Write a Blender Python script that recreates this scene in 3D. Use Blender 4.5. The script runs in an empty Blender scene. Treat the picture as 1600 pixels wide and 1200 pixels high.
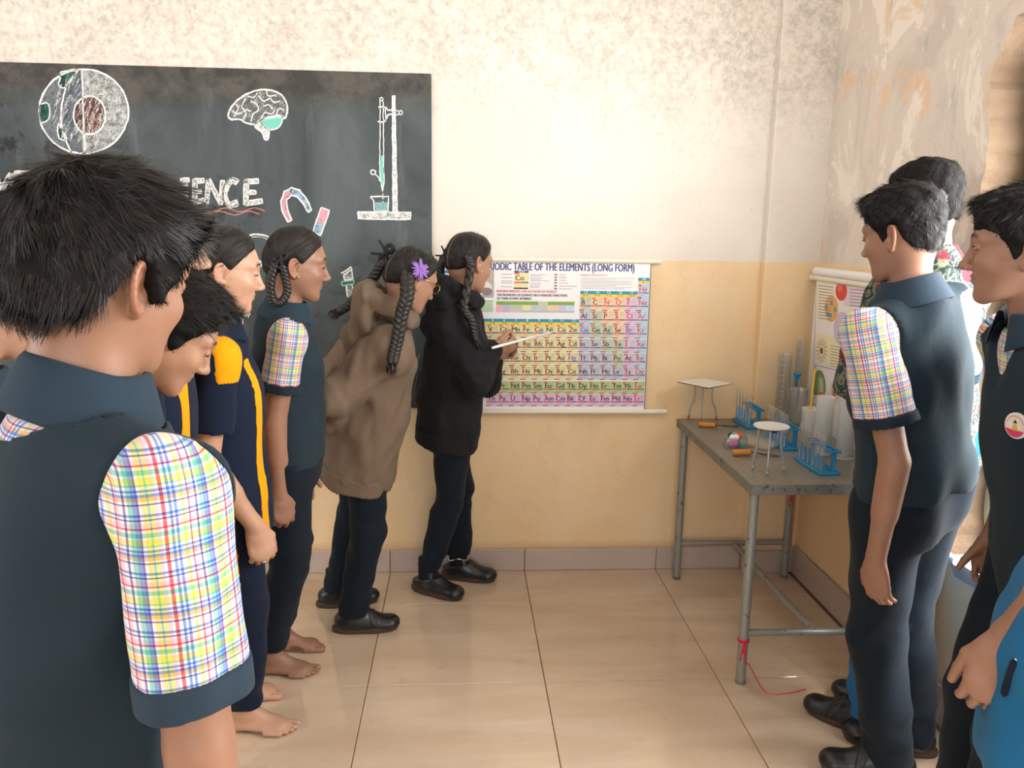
import bpy, math, random
import numpy as np
from mathutils import Vector, Matrix

C = bpy.context.scene.collection
S = bpy.context.scene
PI = math.pi
F32 = np.float32

# ------------------------------------------------------------------ camera
FOC, YAW, PITCH, ROLL, CAMH = 1267.2, 0.06523, 0.19011, 0.01537, 1.519
def cam_basis():
    f = np.array([math.sin(YAW)*math.cos(PITCH), math.cos(YAW)*math.cos(PITCH), -math.sin(PITCH)])
    r = np.array([math.cos(YAW), -math.sin(YAW), 0.0])
    d = np.cross(f, r)
    c, s = math.cos(ROLL), math.sin(ROLL)
    return c*r - s*d, s*r + c*d, f
CR, CD, CF = cam_basis()
CAMPOS = np.array([0, 0, CAMH])
def at(u, v, X=None, Y=None, Z=None):
    """World point that a survey ray through photo pixel (u, v) meets on a plane X=, Y= or Z=."""
    q = CF + CR*(u-800)/FOC + CD*(v-600)/FOC
    if Y is not None: t = Y/q[1]
    elif X is not None: t = X/q[0]
    else: t = (Z-CAMH)/q[2]
    return CAMPOS + q*t
def make_camera():
    cd = bpy.data.cameras.new('camera'); co = bpy.data.objects.new('camera', cd); C.objects.link(co)
    cd.sensor_fit = 'HORIZONTAL'; cd.sensor_width = 36.0; cd.lens = FOC/1600*36.0; cd.clip_start = 0.02
    m = Matrix(((CR[0], -CD[0], -CF[0], 0), (CR[1], -CD[1], -CF[1], 0), (CR[2], -CD[2], -CF[2], CAMH), (0, 0, 0, 1)))
    co.matrix_world = m
    S.camera = co
    return co
# ------------------------------------------------------------------ camera, world, lamps, exposure
make_camera()
S.view_settings.view_transform = 'Standard'; S.view_settings.look = 'None'
S.view_settings.gamma = 1.0; S.view_settings.use_curve_mapping = False
S.view_settings.exposure = EXPOSURE = -0.04
S.cycles.max_bounces = 8; S.cycles.diffuse_bounces = 4; S.cycles.glossy_bounces = 4; S.cycles.transmission_bounces = 8
S.cycles.transparent_max_bounces = 12; S.cycles.caustics_reflective = False; S.cycles.caustics_refractive = False
S.cycles.sample_clamp_indirect = 6.0
_w = bpy.data.worlds.new('sky'); S.world = _w; _w.use_nodes = True
_b = _w.node_tree.nodes['Background']; _b.inputs[0].default_value = (.90, .95, 1.0, 1); _b.inputs[1].default_value = 3.0
def area(name, loc, to, w, h, e, col):
    ld = bpy.data.lights.new(name, 'AREA'); ld.shape = 'RECTANGLE'; ld.size = w; ld.size_y = h; ld.energy = e; ld.color = col
    o = bpy.data.objects.new(name, ld); C.objects.link(o); o.location = loc
    o.rotation_euler = (Vector(loc)-Vector(to)).to_track_quat('Z', 'Y').to_euler()
    return o
# daylight through the window in the right wall, then added fill lamps at unseen openings behind and to the left
area('window_daylight', (1.95, 1.35, 1.5), (0.2, 1.9, .75), 1.7, 1.5, 195, (1.0, .97, .93))
area('rear_fill', (-.6, -2.85, 1.9), (-.3, 2.5, 1.1), 3.6, 1.8, 58, (1.0, 1.0, 1.0))
area('left_fill', (-3.4, .6, 1.9), (0, 1.8, 1.2), 2.6, 1.6, 26, (.96, .98, 1.0))
# ------------------------------------------------------------------ materials
MAT = {}
class NT:
    """tiny node-tree builder"""
    def __init__(s, name, rough=.6, spec=.4, base=(.5, .5, .5), metal=0.0):
        m = bpy.data.materials.new(name); m.use_nodes = True; s.m = m; s.t = m.node_tree; s.b = s.t.nodes['Principled BSDF']
        s.b.inputs['Roughness'].default_value = rough; s.b.inputs['Specular IOR Level'].default_value = spec
        s.b.inputs['Base Color'].default_value = (*base, 1); s.b.inputs['Metallic'].default_value = metal
        MAT[name] = m
    def n(s, t, **kw):
        nd = s.t.nodes.new(t)
        for k, v in kw.items():
            if k.startswith('i_'):
                nd.inputs[int(k[2:])].default_value = v
            else: setattr(nd, k, v)
        return nd
    def l(s, a, b): s.t.links.new(a, b)
    def coord(s, attr=None, scale=(1, 1, 1), obj=False, rot=(0, 0, 0), loc=(0, 0, 0)):
        if attr: c = s.n('ShaderNodeAttribute', attribute_name=attr).outputs['Vector']
        elif obj: c = s.n('ShaderNodeTexCoord').outputs['Object']
        else: c = s.n('ShaderNodeNewGeometry').outputs['Position']
        mp = s.n('ShaderNodeMapping'); mp.inputs['Scale'].default_value = scale; mp.inputs['Rotation'].default_value = rot; mp.inputs['Location'].default_value = loc
        s.l(c, mp.inputs[0]); return mp.outputs[0]
    def noise(s, co, scale, detail=4, rough=.55, dist=0):
        nd = s.n('ShaderNodeTexNoise'); nd.inputs['Scale'].default_value = scale; nd.inputs['Detail'].default_value = detail
        nd.inputs['Roughness'].default_value = rough; nd.inputs['Distortion'].default_value = dist
        s.l(co, nd.inputs['Vector']); return nd.outputs['Fac']
    def ramp(s, fac, stops, interp='LINEAR'):
        r = s.n('ShaderNodeValToRGB'); cr = r.color_ramp; cr.interpolation = interp
        while len(cr.elements) < len(stops): cr.elements.new(.5)
        for e, (p, c) in zip(cr.elements, stops):
            e.position = p; e.color = (*c, 1) if not np.isscalar(c) else (c, c, c, 1)
        s.l(fac, r.inputs[0]); return r.outputs[0]
    def mix(s, fac, a, b, blend='MIX'):
        m = s.n('ShaderNodeMix', data_type='RGBA', blend_type=blend)
        for v, i in ((fac, 0), (a, 6), (b, 7)):
            if hasattr(v, 'node'): s.l(v, m.inputs[i])
            elif i == 0: m.inputs[0].default_value = v
            else: m.inputs[i].default_value = (*v, 1)
        return m.outputs[2]
    def math(s, op, a, b=None, c=None):
        m = s.n('ShaderNodeMath', operation=op)
        for i, v in enumerate((a, b, c)):
            if v is None: continue
            if hasattr(v, 'node'): s.l(v, m.inputs[i])
            else: m.inputs[i].default_value = v
        return m.outputs[0]
    def sep(s, v):
        x = s.n('ShaderNodeSeparateXYZ'); s.l(v, x.inputs[0]); return x.outputs
    def col(s, c): s.l(c, s.b.inputs['Base Color']); return s
    def bump(s, h, strength=.3, dist=.005):
        b = s.n('ShaderNodeBump'); b.inputs['Strength'].default_value = strength; b.inputs['Distance'].default_value = dist
        s.l(h, b.inputs['Height']); s.l(b.outputs[0], s.b.inputs['Normal']); return s
    def rough(s, r): s.l(r, s.b.inputs['Roughness']); return s
    def set(s, **kw):
        for k, v in kw.items(): s.b.inputs[k.replace('_', ' ')].default_value = v
        return s
def srgb(h):
    h = h.lstrip('#'); c = [int(h[i:i+2], 16)/255 for i in (0, 2, 4)]
    return tuple(x/12.92 if x <= .04045 else ((x+.055)/1.055)**2.4 for x in c)

SKIN = {}
def make_skin(key, base, lip):
    t = NT('skin_'+key, .46, .42)
    a = t.sep(t.coord('tint'))
    n = t.noise(t.coord(), 14, 4); n2 = t.noise(t.coord(), 90, 2)
    c = t.mix(t.ramp(n, [(.3, 0.), (.7, 1.)]), tuple(x*.90 for x in base), tuple(x*1.08 for x in base))
    c = t.mix(t.math('MULTIPLY', a[2], .55), c, (base[0]*1.1, base[1]*.78, base[2]*.70))
    c = t.mix(t.math('MULTIPLY', a[0], .75), c, lip)
    c = t.mix(a[1], c, (.014, .010, .009))
    t.col(c); t.bump(n2, .06, .002)
    t.set(Subsurface_Weight=.08, Subsurface_Radius=(.6, .25, .15), Subsurface_Scale=.012)
    SKIN[key] = t.m
make_skin('light', srgb('bd947c'), srgb('ad6a5c'))
make_skin('mid', srgb('a88069'), srgb('965a4c'))
make_skin('deep', srgb('946e5a'), srgb('82504a'))

def cloth(name, c, c2=None, rough=.85, sc=6, bump=.25, wv=420, spec=.15, sheen=.04):
    t = NT(name, rough, spec); c2 = c2 or tuple(x*.72 for x in c)
    n = t.noise(t.coord(), sc, 5, .6); t.col(t.mix(n, c, c2))
    f = t.noise(t.coord(), wv, 2); w = t.noise(t.coord(scale=(1, 1, .5)), 4.5, 3, .5, .8); t.bump(t.math('ADD', t.math('ADD', t.math('MULTIPLY', f, .05), t.math('MULTIPLY', w, 2.2)), t.math('MULTIPLY', t.noise(t.coord(scale=(1, 1, .5)), 26, 3), .5)), bump*1.2, .008)
    t.set(Sheen_Weight=sheen, Sheen_Roughness=.5)
    return t.m
cloth('navy', srgb('18222d'), srgb('1f2b37'))
cloth('navy_vest', srgb('23323b'), srgb('1c2932'))
cloth('navy_trim', srgb('2b3b48'), srgb('243340'))
cloth('navy_pe', srgb('101b2e'), srgb('142137'))
cloth('trouser_navy', srgb('17222d'), srgb('121b24'))
cloth('black_fleece', srgb('1c1c1f'), srgb('232326'), .95, bump=.3)
cloth('brown_fleece', srgb('6d5c4e'), srgb('7a6a5b'), .95, bump=.3)
cloth('yellow', srgb('e6a00e'), srgb('d9930a'), .85)
cloth('jeans', srgb('2d6ea6'), srgb('24598a'), .85)
cloth('jacket_blue', srgb('1d6c9e'), srgb('18608f'), .75)
cloth('sock', srgb('17202c'))
NT('shoe', .32, .5, srgb('1b1e22')); NT('shoe_strap', .45, .5, srgb('15171a')); NT('sole', .6, .35, srgb('4a3b34'))
def plaid(name, seed=0, bright=1.0):
    t = NT(name, .8, .25)
    v = t.sep(t.coord('cloth'))
    def stripes(x, per, stops):
        f = t.math('FRACT', t.math('MULTIPLY', x, 1/per)); return t.ramp(f, stops, 'CONSTANT')
    W = srgb('e9e4e7'); R = srgb('d2435c'); B = srgb('5f8fd0'); Y = srgb('ecdc7c'); G = srgb('7fc9b4'); Pp = srgb('6a5aa0'); P2 = srgb('f2c9d4'); O = srgb('efb489')
    a = stripes(v[0], .064, [(0, W), (.06, B), (.10, W), (.13, B), (.17, W), (.22, R), (.27, W), (.31, P2), (.36, Y), (.42, G), (.45, Y), (.52, W), (.57, Pp), (.60, B), (.66, G), (.72, W), (.76, Pp), (.79, W), (.84, P2), (.88, R), (.90, W), (.95, Y)])
    b = stripes(v[1], .058, [(0, W), (.05, B), (.09, W), (.13, Pp), (.16, W), (.20, P2), (.28, R), (.31, W), (.36, G), (.44, W), (.48, Y), (.58, G), (.61, W), (.66, B), (.70, W), (.73, B), (.78, O), (.84, W), (.88, Pp), (.91, W)])
    c = t.mix(1.0, a, b, 'MULTIPLY')
    c = t.mix(.30, c, t.mix(.5, a, b))
    t.col(c); t.bump(t.math('ADD', t.noise(t.coord(), 700, 2), t.noise(t.coord(), 30, 3)), .3, .004)
    t.set(Sheen_Weight=.1)
    return t.m
plaid('plaid')
def floral():
    t = NT('floral', .8, .25)
    n = t.noise(t.coord(), 26, 4, .6, 1.6); n2 = t.noise(t.coord(loc=(3, 1, 2)), 14, 3, .5, 1.0)
    c = t.ramp(n, [(0, srgb('16262c')), (.42, srgb('20353c')), (.50, srgb('8a8466')), (.54, srgb('27424a')), (.60, srgb('1b2d36')), (.68, srgb('5b6f66')), (.74, srgb('1a2a33'))])
    c = t.mix(t.ramp(n2, [(.60, 0.), (.66, 1.)]), c, srgb('6d2230'))
    t.col(c); t.bump(t.noise(t.coord(), 40, 3), .3, .004)
floral()
t = NT('hair', .75, .15, (.006, .005, .005)); t.bump(t.noise(t.coord(), 160, 3), .6, .004)
t = NT('hair_lock', .48, .24); a = t.n('ShaderNodeAttribute', attribute_name='shade').outputs['Fac']
t.col(t.ramp(a, [(0, (.004, .0035, .0035)), (.55, (.010, .009, .009)), (.85, (.018, .0155, .015)), (1, (.036, .031, .029))]))
t = NT('hair_smooth', .45, .4)
v = t.sep(t.coord('hp'))
ang = t.math('MULTIPLY', v[1], 1.0)
cb = t.n('ShaderNodeCombineXYZ'); t.l(t.math('MULTIPLY', ang, 30), cb.inputs[0]); t.l(t.math('MULTIPLY', v[2], 6), cb.inputs[1])
st = t.noise(cb.outputs[0], 1.0, 5, .7)
part = t.math('LESS_THAN', t.math('ABSOLUTE', v[0]), .0026)
t.col(t.mix(part, t.ramp(st, [(.3, (.0035, .003, .003)), (.7, (.024, .019, .017))]), (.22, .12, .085)))
t.bump(st, .8, .004)
NT('braid', .42, .5, (.012, .010, .010)); MAT['braid'].node_tree.nodes['Principled BSDF'].inputs['Roughness'].default_value = .42
t = MAT['braid']
_t = NT('braid', .42, .5); n = _t.noise(_t.coord(scale=(1, 1, .35)), 260, 3); _t.col(_t.ramp(n, [(.3, (.007, .006, .006)), (.7, (.024, .020, .019))])); _t.bump(n, .5, .002)
t = NT('eye', .12, .5); a = t.n('ShaderNodeAttribute', attribute_name='iris').outputs['Fac']
t.col(t.ramp(a, [(0, (.80, .76, .72)), (.83, (.012, .007, .005)), (1, (.008, .005, .004))], 'CONSTANT'))
NT('ribbon', .6, .3, (.012, .012, .014))
NT('lilac', .7, .3, srgb('9a74c4'))
NT('gold', .25, .5, (.8, .55, .2), 1.0); NT('silver', .22, .5, (.85, .85, .86), 1.0)
NT('white_plastic', .45, .4, (.85, .85, .84)); NT('wood_light', .5, .4, srgb('d08a3a'))
# ------------------------------------------------------------------ helpers: meshes, tags
def nrm(v):
    v = np.asarray(v, float); return v/np.linalg.norm(v)
def V3(*a): return np.array(a, float)

def mesh_np(name, V, Fq, mat=None, smooth=True, attrs=None):
    """mesh from numpy verts and a list of face arrays (each n x k)."""
    me = bpy.data.meshes.new(name)
    V = np.asarray(V, F32)
    if not isinstance(Fq, (list, tuple)): Fq = [Fq]
    Fq = [np.asarray(f, np.int32) for f in Fq if len(f)]
    nl = sum(f.size for f in Fq); nf = sum(len(f) for f in Fq)
    me.vertices.add(len(V)); me.vertices.foreach_set('co', V.ravel())
    me.loops.add(nl); me.polygons.add(nf)
    me.loops.foreach_set('vertex_index', np.concatenate([f.ravel() for f in Fq]) if Fq else [])
    st, o = [], 0
    for f in Fq:
        st.append(o + np.arange(len(f))*f.shape[1]); o += f.size
    me.polygons.foreach_set('loop_start', np.concatenate(st).astype(np.int32))
    me.update(calc_edges=True)
    me.polygons.foreach_set('use_smooth', np.full(nf, smooth, bool))
    for k, a in (attrs or {}).items():
        a = np.asarray(a, F32)
        if a.ndim == 1:
            at_ = me.attributes.new(k, 'FLOAT', 'POINT'); at_.data.foreach_set('value', a)
        else:
            at_ = me.attributes.new(k, 'FLOAT_VECTOR', 'POINT'); at_.data.foreach_set('vector', a.ravel())
    if mat: me.materials.append(mat)
    return me

def link(name, me, parent=None, loc=None):
    o = bpy.data.objects.new(name, me); C.objects.link(o)
    if loc is not None: o.location = loc
    if parent is not None: o.parent = parent
    return o
def tag(o, label=None, cat=None, group=None, kind=None):
    if label: o['label'] = label
    if cat: o['category'] = cat
    if group: o['group'] = group
    if kind: o['kind'] = kind
    return o
def empty(name, loc=(0, 0, 0), rz=0.0):
    o = bpy.data.objects.new(name, None); C.objects.link(o)
    o.location = loc; o.rotation_euler = (0, 0, rz); o.empty_display_size = .05
    return o

class MB:
    """collects boxes, tubes, lathes as ONE mesh."""
    def __init__(s): s.v = []; s.f = {}; s.n = 0; s.cols = []; s.col = None
    def add(s, V, faces):
        V = np.asarray(V, float); s.v.append(V)
        s.cols.append(np.tile(s.col if s.col is not None else (1, 1, 1), (len(V), 1)))
        for f in faces:
            s.f.setdefault(len(f), []).append([i+s.n for i in f])
        s.n += len(V); return s
    def box(s, lo, hi, R=None, o=None):
        x0, y0, z0 = lo; x1, y1, z1 = hi
        V = np.array([(x, y, z) for x in (x0, x1) for y in (y0, y1) for z in (z0, z1)], float)
        if R is not None: V = V @ np.asarray(R).T
        if o is not None: V = V + o
        return s.add(V, [(0, 1, 3, 2), (4, 6, 7, 5), (0, 4, 5, 1), (2, 3, 7, 6), (0, 2, 6, 4), (1, 5, 7, 3)])
    def bbox(s, lo, hi, b=.003, R=None, o=None):
        """box with chamfered edges"""
        lo = np.array(lo, float); hi = np.array(hi, float); c = (lo+hi)/2; h = (hi-lo)/2
        b = min(b, *(h*.49))
        V = []; idx = {}
        for sx in (-1, 1):
            for sy in (-1, 1):
                for sz in (-1, 1):
                    sg = np.array((sx, sy, sz))
                    for a in range(3):
                        p = sg*(h-b); p[a] = sg[a]*h[a]
                        idx[(sx, sy, sz, a)] = len(V); V.append(c+p)
        Fs = []
        for a in range(3):
            u, w = [(1, 2), (2, 0), (0, 1)][a]
            for sg in (-1, 1):
                q = []
                for (su, sw) in ((-1, -1), (1, -1), (1, 1), (-1, 1)):
                    t = [0, 0, 0]; t[a] = sg; t[u] = su; t[w] = sw; q.append(idx[(*t, a)])
                Fs.append(q if sg > 0 else q[::-1])
        for a in range(3):
            u, w = [(1, 2), (2, 0), (0, 1)][a]
            for su in (-1, 1):
                for sw in (-1, 1):
                    t0 = [0, 0, 0]; t1 = [0, 0, 0]; t0[a] = -1; t1[a] = 1
                    for t in (t0, t1): t[u] = su; t[w] = sw
                    q = [idx[(*t0, u)], idx[(*t1, u)], idx[(*t1, w)], idx[(*t0, w)]]
                    Fs.append(q if su*sw > 0 else q[::-1])
        for sx in (-1, 1):
            for sy in (-1, 1):
                for sz in (-1, 1):
                    q = [idx[(sx, sy, sz, a)] for a in range(3)]
                    Fs.append(q if sx*sy*sz > 0 else q[::-1])
        V = np.array(V)
        if R is not None: V = V @ np.asarray(R).T
        if o is not None: V = V + o
        return s.add(V, Fs)
    def tube(s, pts, r, n=10, cap=True):
        pts = np.asarray(pts, float); m = len(pts)
        r = np.full(m, r) if np.isscalar(r) else np.asarray(r, float)
        T = np.gradient(pts, axis=0); T /= np.linalg.norm(T, axis=1)[:, None]+1e-12
        a = np.array((0, 0, 1.)) if abs(T[0][2]) < .9 else np.array((1., 0, 0))
        N = np.cross(T[0], a); N /= np.linalg.norm(N)
        V = []
        for i in range(m):
            N = N - T[i]*(N@T[i]); N /= np.linalg.norm(N); B = np.cross(T[i], N)
            th = np.arange(n)*2*PI/n
            V.append(pts[i] + r[i]*(np.cos(th)[:, None]*N + np.sin(th)[:, None]*B))
        Fs = []
        for i in range(m-1):
            for j in range(n):
                k = (j+1) % n
                Fs.append((i*n+j, i*n+k, (i+1)*n+k, (i+1)*n+j))
        if cap:
            Fs.append(tuple(range(n))[::-1]); Fs.append(tuple((m-1)*n+j for j in range(n)))
        return s.add(np.concatenate(V), Fs)
    def lathe(s, prof, n=24, o=(0, 0, 0), R=None, closed=False):
        """prof: list of (r, z) revolved about z"""
        V = []; m = len(prof)
        th = np.arange(n)*2*PI/n
        for r, z in prof:
            V.append(np.stack([r*np.cos(th), r*np.sin(th), np.full(n, z)], 1))
        V = np.concatenate(V)
        if R is not None: V = V @ np.asarray(R).T
        V = V+np.array(o)
        Fs = []
        for i in range(m if closed else m-1):
            i2 = (i+1) % m
            for j in range(n):
                k = (j+1) % n
                Fs.append((i*n+j, i*n+k, i2*n+k, i2*n+j))
        if not closed:
            if prof[0][0] > 1e-6: Fs.append(tuple(range(n))[::-1])
            if prof[-1][0] > 1e-6: Fs.append(tuple((m-1)*n+j for j in range(n)))
        return s.add(V, Fs)
    def ball(s, c, r, n=12, m=8, R=None):
        th = np.linspace(-PI/2, PI/2, m+1)
        r = np.ones(3)*r
        V = []
        for t in th:
            for j in range(n):
                a = 2*PI*j/n; V.append((math.cos(t)*math.cos(a)*r[0], math.cos(t)*math.sin(a)*r[1], math.sin(t)*r[2]))
        Fs = [(i*n+j, i*n+(j+1) % n, (i+1)*n+(j+1) % n, (i+1)*n+j) for i in range(m) for j in range(n)]
        V = np.array(V)
        if R is not None: V = V@np.asarray(R).T
        return s.add(V+np.asarray(c), Fs)
    def quad(s, a, b, c, d): return s.add([a, b, c, d], [(0, 1, 2, 3)])
    def build(s, name, mat=None, parent=None, smooth=False, colattr=None, loc=None):
        V = np.concatenate(s.v)
        me = mesh_np(name, V, [np.array(f) for f in s.f.values()], mat, bool(smooth),
                     {colattr: np.concatenate(s.cols)} if colattr else None)
        if smooth == 'auto':
            me.polygons.foreach_set('use_smooth', np.ones(len(me.polygons), bool))
            try: me.set_sharp_from_angle(angle=math.radians(38))
            except Exception: pass
        return link(name, me, parent, loc)

# ------------------------------------------------------------------ implicit shapes
def smin(a, b, k):
    h = np.clip(.5+.5*(b-a)/k, 0, 1)
    return b+(a-b)*h-k*h*(1-h)
def cone(a, b, ra, rb):
    a = np.asarray(a, float); b = np.asarray(b, float)
    ab = (b-a).astype(F32); L2 = float(ab@ab)+1e-12; a3 = a.astype(F32)
    def fn(p):
        q = p-a3; t = np.clip(q@ab/L2, 0, 1)
        q = q-t[:, None]*ab
        return np.sqrt((q*q).sum(1))-(ra+t*(rb-ra))
    return fn, (a+b)/2, np.linalg.norm(b-a)/2+max(ra, rb)
def econe(a, b, ra, rb, dd, fl):
    """tapered capsule flattened by fl along direction dd"""
    a = np.asarray(a, float); b = np.asarray(b, float); dd = nrm(dd).astype(F32)
    ab = (b-a).astype(F32); L2 = float(ab@ab)+1e-12; a3 = a.astype(F32)
    def fn(p):
        q = p-a3; t = np.clip(q@ab/L2, 0, 1); q = q-t[:, None]*ab
        r = ra+t*(rb-ra); c = q@dd
        q1 = q+np.outer(c*(1/fl-1), dd); q2 = q+np.outer(c*(1/fl**2-1), dd)
        k0 = np.sqrt((q1*q1).sum(1))/r; k1 = np.sqrt((q2*q2).sum(1))/r**2+1e-9
        return k0*(k0-1)/k1
    return fn, (a+b)/2, np.linalg.norm(b-a)/2+max(ra, rb)*max(1, fl)
def ellip(c, ax, r):
    """ellipsoid, ax rows are axes"""
    c = np.asarray(c, float); M = np.asarray(ax, float).astype(F32); r = np.asarray(r, F32); c3 = c.astype(F32)
    def fn(p):
        q = (p-c3)@M.T; k0 = np.sqrt(((q/r)**2).sum(1)); k1 = np.sqrt(((q/r**2)**2).sum(1))+1e-9
        return k0*(k0-1)/k1
    return fn, c, float(max(r))
def loft(o, L, Fw, U, st):
    """trunk: stations (s, half width, half depth, forward offset, lateral offset) along U from o"""
    o = np.asarray(o, float); L = nrm(L); Fw = nrm(Fw); U = nrm(U)
    st = np.array([list(x)+[0]*(5-len(x)) for x in st], float)
    ss = np.linspace(st[0, 0], st[-1, 0], 80)
    # smooth (monotone-ish) interpolation by blurring a linear one
    cols = []
    ker = np.hanning(13); ker /= ker.sum()
    for j in range(1, 5):
        y = np.interp(ss, st[:, 0], st[:, j]); yp = np.concatenate([2*y[0]-y[6:0:-1], y, 2*y[-1]-y[-2:-8:-1]])
        cols.append(np.convolve(yp, ker, 'valid'))
    s0, s1 = ss[0], ss[-1]; inv = 79/(s1-s0)
    Lf, Ff, Uf, of = L.astype(F32), Fw.astype(F32), U.astype(F32), o.astype(F32)
    cols = [c.astype(F32) for c in cols]
    def fn(p):
        q = p-of; s = q@Uf
        x = np.clip((s-s0)*inv, 0, 78.999); i = x.astype(np.int32); t = (x-i).astype(F32)
        w, e, fo, lo = [c[i]*(1-t)+c[i+1]*t for c in cols]
        X = (q@Lf-lo)/w; Y = (q@Ff-fo)/e
        k0 = np.sqrt(X*X+Y*Y); k1 = np.sqrt((X/w)**2+(Y/e)**2)+1e-9
        d = k0*(k0-1)/k1
        return np.maximum(d, np.maximum(s0-s, s-s1))
    mid = o+U*(s0+s1)/2
    R = math.hypot((s1-s0)/2, max(st[:, 1].max(), st[:, 2].max())+np.abs(st[:, 3:]).max())
    return fn, mid, R

class Field:
    def __init__(s): s.ops = []; s.post = []
    def add(s, pr, k=.01): s.ops.append((0, pr, k)); return s
    def sub(s, pr, k=.005): s.ops.append((1, pr, k)); return s
    def cut(s, p, n):
        """keep the side behind plane (p, n): remove where (x-p).n > 0"""
        p = np.asarray(p, F32); n = nrm(n).astype(F32)
        s.post.append(lambda q, d: np.maximum(d, (q-p)@n)); return s
    def disp(s, fn): s.post.append(lambda q, d: d+fn(q)); return s
    def ev(s, p, near=None):
        d = np.full(len(p), .25, F32)
        for i, (op, (fn, c, R), k) in enumerate(s.ops):
            if near is not None and not near[i]: continue
            if op == 0: d = smin(d, fn(p), k)
            else: d = -smin(-d, fn(p), k)
        for f in s.post: d = f(p, d)
        return d
    def bounds(s):
        lo = np.min([c-R for op, (f, c, R), k in s.ops if op == 0], 0)
        hi = np.max([c+R for op, (f, c, R), k in s.ops if op == 0], 0)
        return lo-.03, hi+.03
NB = 12
_g = np.stack(np.meshgrid(*[np.arange(NB+1)]*3, indexing='ij'), -1).reshape(-1, 3)
_E = [((0,0,0),(1,0,0)),((0,1,0),(1,1,0)),((0,0,1),(1,0,1)),((0,1,1),(1,1,1)),
      ((0,0,0),(0,1,0)),((1,0,0),(1,1,0)),((0,0,1),(0,1,1)),((1,0,1),(1,1,1)),
      ((0,0,0),(0,0,1)),((1,0,0),(1,0,1)),((0,1,0),(0,1,1)),((1,1,0),(1,1,1))]
def polygonise(field, h, mask=None, lo=None, hi=None, keep=1.7):
    """sparse surface nets of a Field; mask(points) >= 0 keeps cells. -> V, quads"""
    l, u = field.bounds()
    lo = l if lo is None else np.maximum(l, lo); hi = u if hi is None else np.minimum(u, hi)
    nb = np.maximum(1, np.ceil((hi-lo)/(h*NB)).astype(int))
    B = np.stack(np.meshgrid(*[np.arange(n) for n in nb], indexing='ij'), -1).reshape(-1, 3)
    cen = (lo+(B+.5)*h*NB)
    bd = h*NB*.87
    d = field.ev(cen.astype(F32))
    B = B[np.abs(d) < bd*keep+.012]; cen = lo+(B+.5)*h*NB
    if mask is not None:
        m = mask(cen) > -bd*1.2
        B = B[m]; cen = cen[m]
    oc = np.array([c for op, (f, c, R), k in field.ops]); oR = np.array([R+k for op, (f, c, R), k in field.ops])
    M = int(nb.max()*NB+8); lo = lo.astype(float)
    keys, pos, quads = [], [], []
    for b, c in zip(B, cen):
        near = np.linalg.norm(oc-c, axis=1) < oR+bd+.012
        P = (lo+(b*NB+_g)*h).astype(F32)
        v = field.ev(P, near).reshape(NB+1, NB+1, NB+1)
        s = v < 0
        if s.all() or not s.any(): continue
        cnt = np.zeros((NB, NB, NB), np.int8)
        for dx in (0, 1):
            for dy in (0, 1):
                for dz in (0, 1): cnt += s[dx:NB+dx, dy:NB+dy, dz:NB+dz]
        ci = np.argwhere((cnt > 0) & (cnt < 8))
        if not len(ci): continue
        acc = np.zeros((len(ci), 3)); n = np.zeros(len(ci))
        for a, e in _E:
            ia = ci+a; ie = ci+e
            va = v[ia[:, 0], ia[:, 1], ia[:, 2]]; ve = v[ie[:, 0], ie[:, 1], ie[:, 2]]
            x = (va < 0) != (ve < 0)
            t = np.where(x, va/np.where(x, va-ve, 1), 0)
            pt = np.array(a)+t[:, None]*(np.array(e)-np.array(a))
            acc += pt*x[:, None]; n += x
        g = b*NB
        pos.append(lo+(g+ci+acc/n[:, None])*h)
        gi = ci+g+2
        keys.append((gi[:, 0]*M+gi[:, 1])*M+gi[:, 2])
        for ax in range(3):
            sl0 = [slice(0, NB)]*3; sl1 = list(sl0); sl1[ax] = slice(1, NB+1)
            x = s[tuple(sl0)] != s[tuple(sl1)]
            ei = np.argwhere(x)
            if not len(ei): continue
            fl = s[ei[:, 0], ei[:, 1], ei[:, 2]]
            u_, w_ = [(1, 2), (2, 0), (0, 1)][ax]
            Q = []
            for (du, dw) in ((-1, -1), (0, -1), (0, 0), (-1, 0)):
                cc = ei+g+2; cc[:, u_] += du; cc[:, w_] += dw
                Q.append((cc[:, 0]*M+cc[:, 1])*M+cc[:, 2])
            Q = np.stack(Q, 1); Q[~fl] = Q[~fl][:, ::-1]
            quads.append(Q)
    if not pos: return np.zeros((0, 3)), np.zeros((0, 4), int)
    keys = np.concatenate(keys); pos = np.concatenate(pos); Q = np.concatenate(quads)
    o = np.argsort(keys); keys = keys[o]; pos = pos[o]
    j = np.searchsorted(keys, Q); j = np.minimum(j, len(keys)-1)
    ok = (keys[j] == Q).all(1)
    j = j[ok]
    if mask is not None:
        mv = mask(pos) > -h
        j = j[mv[j].all(1)]
        used = np.zeros(len(pos), bool); used[j.ravel()] = True
        re = np.cumsum(used)-1; j = re[j]; pos = pos[used]
    return pos, j
def relax(V, Q, it=1, f=.5):
    """a little Laplacian smoothing"""
    for _ in range(it):
        acc = np.zeros_like(V); n = np.zeros(len(V))
        for a in range(4):
            for b in ((a+1) % 4, (a+3) % 4):
                for ax in range(3): acc[:, ax] += np.bincount(Q[:, a], V[Q[:, b], ax], len(V))
                n += np.bincount(Q[:, a], minlength=len(V))
        V = V+(acc/np.maximum(n, 1)[:, None]-V)*f
    return V
def joinVQ(parts):
    Vs, Qs, n = [], [], 0
    for V, Q in parts:
        Vs.append(V); Qs.append(Q+n); n += len(V)
    return np.concatenate(Vs), np.concatenate(Qs)

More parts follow.
